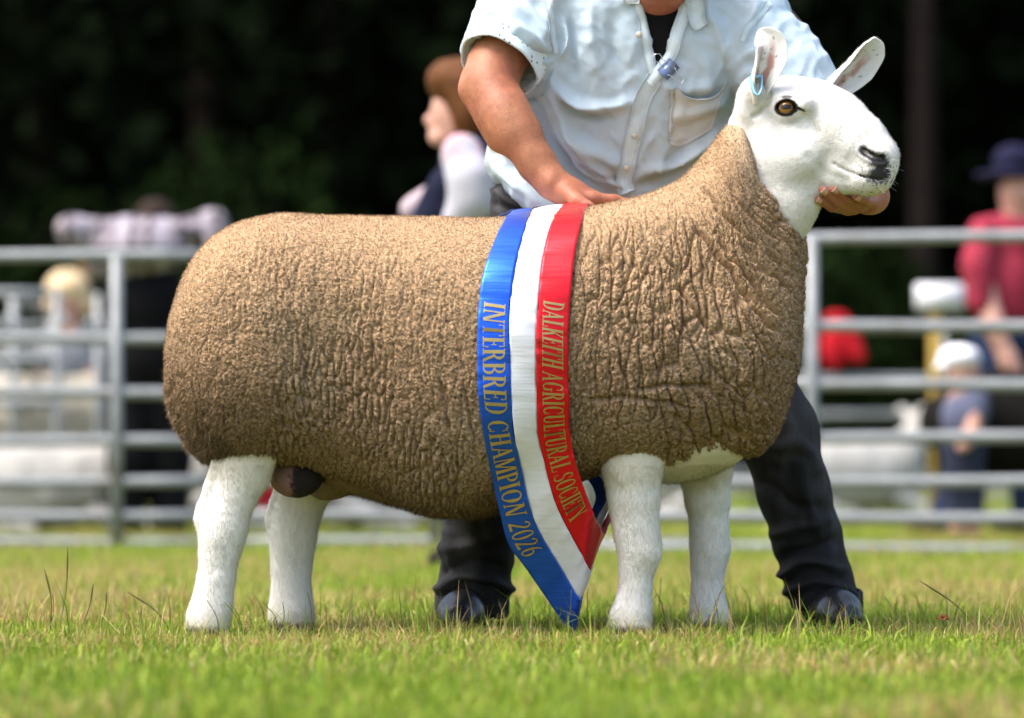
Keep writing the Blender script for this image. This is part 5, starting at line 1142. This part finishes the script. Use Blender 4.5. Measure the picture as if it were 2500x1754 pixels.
for pts, am, wd in JFD:
    pp = spline(np.array(pts, float), 20); dd = np.full(len(v), 9e9)
    for a, b in zip(pp[:-1], pp[1:]):
        e = b - a; t = np.clip(((q - a) @ e) / (e @ e), 0, 1); dd = np.minimum(dd, np.linalg.norm(q - a - t[:, None] * e, axis=1))
    dj += 1.5 * am * np.exp(-(dd / (wd * 1000)) ** 2)
v = v + n * (dj + .0045 * fbm(v * np.array([14, 14, 9]), 3, 9) + .0012 * fbm(v * 60, 2, 10))[:, None]
jeans = add('jeans', mesh_np('jeans', v, f), JEANS, handler)
def hem(pc, r, tilt=0.0):
    n2 = 56; t = np.linspace(0, 2 * math.pi, n2, endpoint=False); V = []
    for dz, rr in ((.044, .0), (.044, .005), (.040, .008), (.02, .0085), (.002, .008), (-.004, .006), (-.005, .0), (.01, -.004)):
        R = (r + rr) * (1 + .03 * np.sin(2 * t + .6) + .02 * np.sin(5 * t)); V.append(pc + np.stack([np.cos(t) * R * 1.04, np.sin(t) * R, np.full(n2, dz) + tilt * np.cos(t) * R + .004 * np.sin(3 * t)], 1))
    return np.vstack(V), [grid_faces(8, n2, True)]
vv, ff = hem(P(1152, 1500, .42), .062); add('trouser_hem', mesh_np('trouser_hem', vv, [ff[0][:, ::-1]]), JEANS, jeans)
vv, ff = hem(P(2018, 1487, .45), .061, -.12); add('trouser_hem', mesh_np('trouser_hem', vv, [ff[0][:, ::-1]]), JEANS, jeans)
# ---- boots, toes to the camera
for (px, y, tw) in ((1142, .42, -.10), (2020, .45, .12)):
    x0 = P(px, 0, y)[0]; BFd = Field((x0 - .09, y - .26, -.012), (x0 + .09, y + .12, .16), .004)
    BFd.cone((x0, y + .02, .10), .050, (x0, y + .02, .045), .046, .02); BFd.cone((x0, y + .01, .052), .044, (x0 + tw * .12, y - .13, .038), .040, .03, 1.0); BFd.cone((x0 + tw * .12, y - .13, .036), .042, (x0 + tw * .18, y - .17, .028), .034, .02)
    BFd.cone((x0, y + .05, .03), .040, (x0, y + .02, .03), .04, .02)
    Xb, Yb, Zb = BFd.all(); BFd.a[:] = np.maximum(BFd.a, (.001 - Zb).astype(np.float32))
    v, f = BFd.mesh(2); bt = add('boot', mesh_np('boot', v, f), LEATH, handler)
    sl = []
    th_ = np.linspace(0, 2 * math.pi, 40, endpoint=False); ox = np.array([x0 + tw * .08 + np.cos(th_) * .047 * (1 + .08 * np.cos(th_ * 2)), y - .065 + np.sin(th_) * .145, 0 * th_]).T
    V = np.vstack([ox + [0, 0, .0], ox + [0, 0, .016]]); i = np.arange(40); V = np.vstack([V, ox.mean(0)[None], ox.mean(0)[None] + [0, 0, .016]])
    add('sole', mesh_np('sole', V, [np.stack([i, (i + 1) % 40, (i + 1) % 40 + 40, i + 40], 1).astype(np.int32), np.stack([np.full(40, 80), (i + 1) % 40, i], 1).astype(np.int32), np.stack([np.full(40, 81), i + 40, (i + 1) % 40 + 40], 1).astype(np.int32)], False), TEE, bt)
# ================================================================== people, sheep and things beyond the pen front
PALEWOOL = make_mat('white_penned_wool', rough=.95, spec=.05, attr=True, bump=.6, bscale=60)
FACE = make_mat('show_skin', (.54, .30, .23), .55, spec=.3, var=.12, vscale=20, sss=.1)
def field_part(name, mat, prims, parent, vox=.011, col=None, smooth=1, wob=.006):
    """prims: ('c', [(P, r)...], k) chains and ('e', centre, radii, k) ellipsoids -> one mesh"""
    lo = np.full(3, 9e9); hi = -lo
    for p in prims:
        if p[0] == 'c':
            for q, r in p[1]: lo = np.minimum(lo, np.asarray(q) - r); hi = np.maximum(hi, np.asarray(q) + r)
        else: lo = np.minimum(lo, np.asarray(p[1]) - p[2]); hi = np.maximum(hi, np.asarray(p[1]) + p[2])
    f = Field(lo - .05, hi + .05, vox)
    for p in prims:
        if p[0] == 'c': f.chain(p[1], p[2] if len(p) > 2 else .03)
        else: f.ell(p[1], p[2], p[3] if len(p) > 3 else .03, p[4] if len(p) > 4 else None)
    v, fs = f.mesh(smooth); n = vnormals(v, fs); v = v + n * (wob * fbm(v * 12, 3, 5))[:, None]
    c = None
    if col is not None: c = col(v) if callable(col) else np.tile(col, (len(v), 1))
    return add(name, mesh_np(name, v, fs, True, c), mat, parent)
E = lambda c, r, k=.03: ('e', np.asarray(c, float), np.asarray(r, float), k)
def cloth(name, col, **k): return make_mat(name, col, .85, spec=.1, var=.15, vscale=10, bump=.3, bscale=90, **k)

# ---- woman in a navy gilet, in profile
y = 4.45; w = empty('person', P(1150, 0, y) * [1, 1, 0], 'auburn-haired person in a navy gilet over white sleeves, facing left', 'person')
field_part('body', FACE, [E(P(1108, 268, y), (.066, .068, .10)), E(P(1124, 285, y - .066), (.016, .010, .026), .006), E(P(1052, 295, y), (.022, .014, .022), .015), E(P(1062, 318, y), (.016, .018, .014), .012), E(P(1074, 340, y), (.035, .04, .026), .02), ('c', [(P(1125, 320, y), .055), (P(1150, 400, y), .06)]), ('c', [(P(1150, 400, y), .05), (P(1165, 480, y - .12), .045), (P(1128, 560, y - .14), .04), (P(1060, 590, y - .14), .034)]), ('c', [(P(1170, 400, y), .05), (P(1090, 480, y + .12), .045), (P(1010, 515, y + .1), .034)])], w, .010)
field_part('hair', make_mat('auburn_hair', (.105, .040, .012), .7, spec=.15, var=.3, vscale=50), [E(P(1130, 208, y), (.100, .105, .080)), E(P(1156, 262, y - .01), (.070, .098, .100)), E(P(1080, 192, y), (.045, .08, .045)), E(P(1122, 240, y - .03), (.04, .07, .05)), E(P(1140, 285, y - .03), (.042, .085, .075))], w, .010)
nav = cloth('navy_quilted_nylon', (.010, .012, .030))
field_part('gilet', nav, [E(P(1165, 480, y), (.125, .15, .20)), E(P(1155, 600, y), (.14, .14, .20)), ('c', [(P(1140, 352, y), .075), (P(1185, 395, y), .12)]), ('c', [(P(1090, 460, y - .06), .06), (P(1045, 560, y - .05), .06)])], w)
def pinktop(v):
    c = np.tile([.42, .42, .47], (len(v), 1)); k = sstep(P(0, 415, y)[2], P(0, 375, y)[2], v[:, 2]) * sstep(-.1, .3, fbm(v * 30, 2, 3)); return c + (np.array([.62, .26, .30]) - c) * (.6 * k)[:, None]
field_part('sleeve', make_mat('white_cotton_sleeve', rough=.85, spec=.1, attr=True), [('c', [(P(1128, 378, y - .13), .062), (P(1150, 440, y - .16), .066), (P(1152, 490, y - .16), .064), (P(1120, 535, y - .15), .052)])], w, col=pinktop)
field_part('sleeve', make_mat('pale_cuff', (.42, .34, .38), .85, spec=.1), [('c', [(P(1070, 480, y + .12), .05), (P(1012, 512, y + .1), .042)])], w)
tr = cloth('navy_trousers', (.012, .018, .045)); zb = .05
field_part('trousers', tr, [('c', [(P(1160, 640, y), .14), (P(1150, 760, y - .06), .095), (P(1138, 1080, y - .08), .068), (np.array([P(1128, 0, y)[0], y - .08, .07]), .055)]), ('c', [(P(1170, 640, y), .13), (P(1165, 780, y + .08), .095), (P(1180, 1080, y + .08), .066), (np.array([P(1188, 0, y)[0], y + .08, .07]), .052)])], w)
for dx, dy in ((1118, -.08), (1178, .08)): field_part('boot', cloth('dark_boot', (.02, .018, .016)), [('c', [(np.array([P(dx + 10, 0, y)[0], y + dy, .045]), .045), (np.array([P(dx - 45, 0, y)[0], y + dy, .036]), .035)])], w)

# ---- bending person in black with a pale pink checked shirt
y = 9.7; w = empty('person', P(345, 0, y) * [1, 1, 0], 'person in black trousers and pale checked shirt stooping behind the left hurdle', 'person')
def checks(v):
    c = np.tile([.34, .30, .33], (len(v), 1)); a = (np.sin(v[:, 0] * 95) > .35) | (np.sin(v[:, 2] * 95) > .35); c = np.where(a[:, None], np.array([.10, .085, .10]), c); b = (np.sin(v[:, 0] * 38) > .8); return np.where(b[:, None], np.array([.36, .33, .38]), c)
chk = make_mat('checked_cotton', rough=.85, spec=.1, attr=True)
field_part('shirt', chk, [E(P(330, 610, y - .05), (.22, .20, .115)), E(P(350, 565, y), (.24, .14, .065)), E(P(300, 650, y), (.17, .17, .09)), ('c', [(P(240, 575, y - .1), .075), (P(175, 560, y - .15), .058), (P(190, 615, y - .1), .045)]), ('c', [(P(440, 575, y + .1), .07), (P(520, 545, y + .05), .055), (P(530, 600, y), .045)])], w, col=checks)
field_part('body', FACE, [E(P(380, 545, y + .35), (.075, .09, .095)), ('c', [(P(370, 580, y + .2), .06), (P(350, 620, y), .08)]), ('c', [(P(190, 615, y - .1), .036), (P(215, 660, y - .05), .032)]), ('c', [(P(530, 600, y), .036), (P(500, 650, y), .032)])], w)
field_part('hair', cloth('dark_brown_hair', (.03, .02, .016)), [E(P(380, 530, y + .36), (.085, .10, .08))], w)
field_part('trousers', cloth('plain_black_cloth', (.005, .005, .006)), [E(P(352, 740, y), (.185, .17, .20)), E(P(370, 860, y), (.17, .15, .2)), ('c', [(P(310, 900, y), .10), (P(312, 1120, y - .05), .085), (np.array([P(312, 0, y)[0], y - .02, .06]), .075)]), ('c', [(P(400, 900, y), .11), (P(412, 1120, y + .05), .095), (np.array([P(412, 0, y)[0], y + .03, .06]), .08)])], w)
for dx in (312, 412): field_part('boot', cloth('black_rubber_boot', (.008, .008, .008)), [('c', [(np.array([P(dx, 0, y)[0], y, .05]), .05), (np.array([P(dx - 10, 0, y)[0], y + .16, .04]), .038)])], w)

# ---- blond child behind the pen
y = 13.0; w = empty('person', P(165, 0, y) * [1, 1, 0], 'blond child whose head shows above the left pens', 'person')
field_part('body', FACE, [E(P(165, 735, y), (.085, .09, .10)), ('c', [(P(165, 770, y), .05), (P(165, 820, y), .07)]), ('c', [(P(120, 850, y), .045), (P(110, 950, y - .05), .035), (P(130, 1010, y - .1), .03)]), ('c', [(P(210, 850, y), .045), (P(220, 950, y - .05), .035), (P(200, 1010, y - .1), .03)])], w)
field_part('hair', make_mat('blond_hair', (.62, .47, .27), .5, spec=.35, var=.2, vscale=40), [E(P(165, 705, y), (.112, .115, .095)), E(P(125, 745, y), (.04, .06, .06)), E(P(212, 745, y), (.03, .06, .06))], w)
field_part('jumper', cloth('grey_jumper', (.25, .26, .28)), [E(P(165, 880, y), (.14, .10, .17)), ('c', [(P(125, 830, y), .06), (P(112, 900, y), .05)]), ('c', [(P(205, 830, y), .06), (P(218, 900, y), .05)])], w)
field_part('trousers', cloth('child_jeans', (.03, .05, .09)), [('c', [(P(145, 980, y), .075), (np.array([P(140, 0, y)[0], y, .06]), .05)]), ('c', [(P(185, 980, y), .075), (np.array([P(190, 0, y)[0], y, .06]), .05)])], w)

# ---- man in a navy hat and red shirt
y = 10.0; w = empty('person', P(2450, 0, y) * [1, 1, 0], 'person in a navy brimmed hat, red shirt and jeans walking left', 'person')
field_part('body', FACE, [E(P(2482, 470, y), (.075, .085, .105)), ('c', [(P(2480, 530, y), .06), (P(2470, 590, y), .075)]), ('c', [(P(2400, 700, y - .12), .05), (P(2425, 790, y - .16), .045), (P(2462, 880, y - .16), .036), (P(2478, 920, y - .16), .036), (P(2490, 950, y - .16), .026)]), ('c', [(P(2520, 700, y), .05), (P(2545, 900, y), .036)])], w)
hat = cloth('navy_felt', (.012, .012, .035))
field_part('hat', hat, [E(P(2478, 395, y), (.095, .105, .075)), E(P(2462, 428, y), (.15, .15, .022), .01)], w)
red = make_mat('faded_red_check', (.34, .035, .062), .85, spec=.1, var=.25, vscale=30, col2=(.22, .03, .05), c2scale=22)
field_part('shirt', red, [E(P(2455, 690, y), (.165, .14, .24)), E(P(2450, 590, y), (.16, .13, .12)), ('c', [(P(2400, 570, y - .1), .07), (P(2385, 650, y - .14), .062), (P(2392, 735, y - .15), .056)]), ('c', [(P(2510, 570, y), .08), (P(2530, 720, y), .06)])], w)
jn = cloth('blue_jeans', (.016, .028, .065))
field_part('jeans', jn, [E(P(2450, 830, y), (.15, .13, .14)), ('c', [(P(2420, 900, y - .05), .10), (P(2360, 1090, y - .08), .075), (np.array([P(2300, 0, y)[0], y - .08, .06]), .062)]), ('c', [(P(2480, 900, y + .05), .10), (P(2500, 1100, y + .06), .075), (np.array([P(2510, 0, y)[0], y + .06, .06]), .06)])], w)
for dx, dy in ((2285, -.08), (2495, .06)): field_part('boot', cloth('brown_boot', (.05, .03, .02)), [('c', [(np.array([P(dx + 12, 0, y)[0], y + dy, .045]), .045), (np.array([P(dx - 50, 0, y)[0], y + dy, .036]), .034)])], w)

# ---- toddler in a white cap
y = 8.9; w = empty('person', P(2345, 0, y) * [1, 1, 0], 'small child in a white cap behind the right hurdle', 'person')
field_part('body', FACE, [E(P(2348, 905, y), (.07, .075, .08)), ('c', [(P(2350, 940, y), .04), (P(2352, 980, y), .05)]), ('c', [(P(2385, 990, y - .05), .035), (P(2372, 1060, y - .08), .03), (P(2350, 1090, y - .1), .026)]), ('c', [(P(2325, 990, y), .035), (P(2318, 1080, y), .028)]), ('c', [(P(2338, 1190, y), .05), (np.array([P(2335, 0, y)[0], y, .05]), .035)]), ('c', [(P(2368, 1190, y), .05), (np.array([P(2372, 0, y)[0], y, .05]), .035)])], w)
field_part('cap', cloth('white_cap_cotton', (.75, .75, .80)), [E(P(2342, 875, y), (.085, .09, .055)), E(P(2318, 895, y), (.07, .07, .014), .01)], w)
field_part('top', cloth('slate_blue_top', (.10, .11, .17)), [E(P(2354, 1020, y), (.095, .08, .11)), ('c', [(P(2385, 975, y - .03), .05), (P(2386, 1010, y - .05), .042)])], w)
field_part('trousers', cloth('small_navy_trousers', (.03, .035, .06)), [('c', [(P(2352, 1090, y), .085), (P(2338, 1180, y), .06), (np.array([P(2335, 0, y)[0], y, .10]), .05)]), ('c', [(P(2352, 1090, y), .085), (P(2368, 1180, y), .06), (np.array([P(2372, 0, y)[0], y, .10]), .05)])], w)

# ---- signboard on a yellow post, red jacket on the rear rail
y = 11.5; sg = empty('signboard', P(2287, 0, y) * [1, 1, 0], 'small blank white signboard on a yellow wooden post', 'sign'); c = P(2294, 726, y)
v, f = box(c, (.225, .018, .125), bev=.008); add('board', mesh_np('board', v, f, False), make_mat('white_board', (.72, .73, .78), .6, var=.06), sg)
top = P(2285, 700, y)[2]; v, f = box((P(2285, 0, y)[0], y + .04, top / 2), (.052, .045, top), bev=.004); add('post', mesh_np('post', v, f, False), make_mat('ochre_painted_wood', (.36, .24, .045), .7, var=.2, vscale=12, aniso_scale=(6, 6, 1)), sg)
jk = empty('jacket', (P(2040, 0, 15.9)[0], 15.95, 0), 'bright red jacket hung over the rear hurdle', 'jacket')
rj = cloth('bright_red_nylon', (.45, .012, .022)); jc = np.array([P(2045, 0, 15.9)[0], 15.97, 1.0])
field_part('coat_body', rj, [E(jc + [0, -.03, -.02], (.075, .05, .14)), E(jc + [-.02, .03, -.05], (.07, .045, .13)), E(jc + [0, 0, .115], (.075, .07, .035))], jk)
field_part('coat_sleeve', rj, [('c', [(jc + [.06, -.05, .06], .045), (jc + [.12, -.06, -.10], .04)])], jk)

# ---- penned sheep
def pen_sheep(px, y, rz, label, col=(.36, .355, .335), raddle=None, lying=False, sc=1.0, face=None, group='sheep penned behind the hurdles'):
    base = P(px, 0, y) * [1, 1, 0]; root = empty('penned_sheep', base, label, 'sheep', group)
    ca, sa = math.cos(rz), math.sin(rz)
    def W(x, yy, z): return base + np.array([ca * x - sa * yy, sa * x + ca * yy, z]) * np.array([sc, sc, sc])
    z0 = .26 if lying else .50; R3 = np.array([[ca, -sa, 0], [sa, ca, 0], [0, 0, 1]])
    def colr(v):
        c = np.tile(col, (len(v), 1)) * (1 + .12 * fbm(v * 9, 3, 6))[:, None]
        if raddle is not None:
            q = W(raddle[1], -.2, raddle[2]); d = np.linalg.norm((v - q) / np.array([raddle[3], .35, raddle[3] * .7]), axis=1); c = c + (np.array(raddle[0]) - c) * (sstep(1.15, .7, d + .3 * fbm(v * 14, 2, 4)))[:, None]
        return c
    field_part('fleece', PALEWOOL, [('e', W(0, 0, z0), np.array([.46, .22, .23]) * sc, .03, R3), ('e', W(.30, 0, z0 + .03), np.array([.20, .18, .20]) * sc, .05, R3), ('c', [(W(.36, 0, z0 + .08), .14 * sc), (W(.47, 0, z0 + .22), .10 * sc)], .05)], root, .016, colr, 1, .014)
    fc_ = .6 * np.array(face if face is not None else (.72, .70, .66))
    pr = [('e', W(0, 0, z0), np.array([.40, .17, .17]) * sc, .03, R3), ('c', [(W(.30, 0, z0 + .02), .10 * sc), (W(.44, 0, z0 + .18), .07 * sc)], .03), ('c', [(W(.44, 0, z0 + .18), .08 * sc), (W(.50, 0, z0 + .31), .075 * sc), (W(.60, 0, z0 + .27), .055 * sc), (W(.67, 0, z0 + .22), .042 * sc)], .03)]
    for s in (-1, 1):
        pr.append(('c', [(W(.47, s * .06, z0 + .35), .022 * sc), (W(.45, s * .12, z0 + .39), .024 * sc), (W(.44, s * .17, z0 + .39), .010 * sc)], .01))
        for lx in (-.30, .30):
            if lying: pr.append(('c', [(W(lx, s * .12, .14), .06 * sc), (W(lx + .14, s * .16, .06), .045 * sc), (W(lx + .28, s * .17, .04), .035 * sc)], .02))
            else: pr.append(('c', [(W(lx, s * .11, z0 - .08), .08 * sc), (W(lx - .01, s * .11, .25), .045 * sc), (W(lx, s * .11, .10), .034 * sc), (W(lx + .02, s * .11, .03), .036 * sc)], .02))
    field_part('body', PALEWOOL, pr, root, .011, lambda v: np.tile(fc_, (len(v), 1)) * (1 + .1 * fbm(v * 12, 2, 3))[:, None], 1, .003)
WR, PI_ = (.62, .03, .05), math.pi
pen_sheep(70, 12.2, .3, 'white sheep standing at the left edge behind the left hurdle', col=(.36, .33, .26))
pen_sheep(120, 13.6, 2.4, 'white sheep with a small red mark below the blond child', raddle=(WR, .1, .60, .10))
pen_sheep(200, 14.8, -.6, 'white sheep at the back of the left pen', raddle=(WR, .2, .56, .08))
pen_sheep(90, 10.0, .1, 'white sheep lying down inside the left hurdle', lying=True, sc=.8)
pen_sheep(660, 10.4, .2, 'white sheep with a red raddle mark lying behind the hind legs', raddle=(WR, .05, .22, .22), lying=True)
pen_sheep(930, 11.0, -.15, 'white sheep with an orange raddle mark lying under the belly line', raddle=((.75, .20, .02), -.28, .30, .20), lying=True)
pen_sheep(1560, 13.0, 2.9, 'white sheep lying behind the show sheep front legs', lying=True, sc=.9)
pen_sheep(2060, 14.2, .4, 'white sheep lying behind the right hurdle below the red jacket', lying=True, sc=.9)
pen_sheep(2505, 9.2, .05, 'black sheep held beside the hatted person at the right edge', col=(.012, .011, .010), face=(.012, .011, .010), sc=.95, group=None)
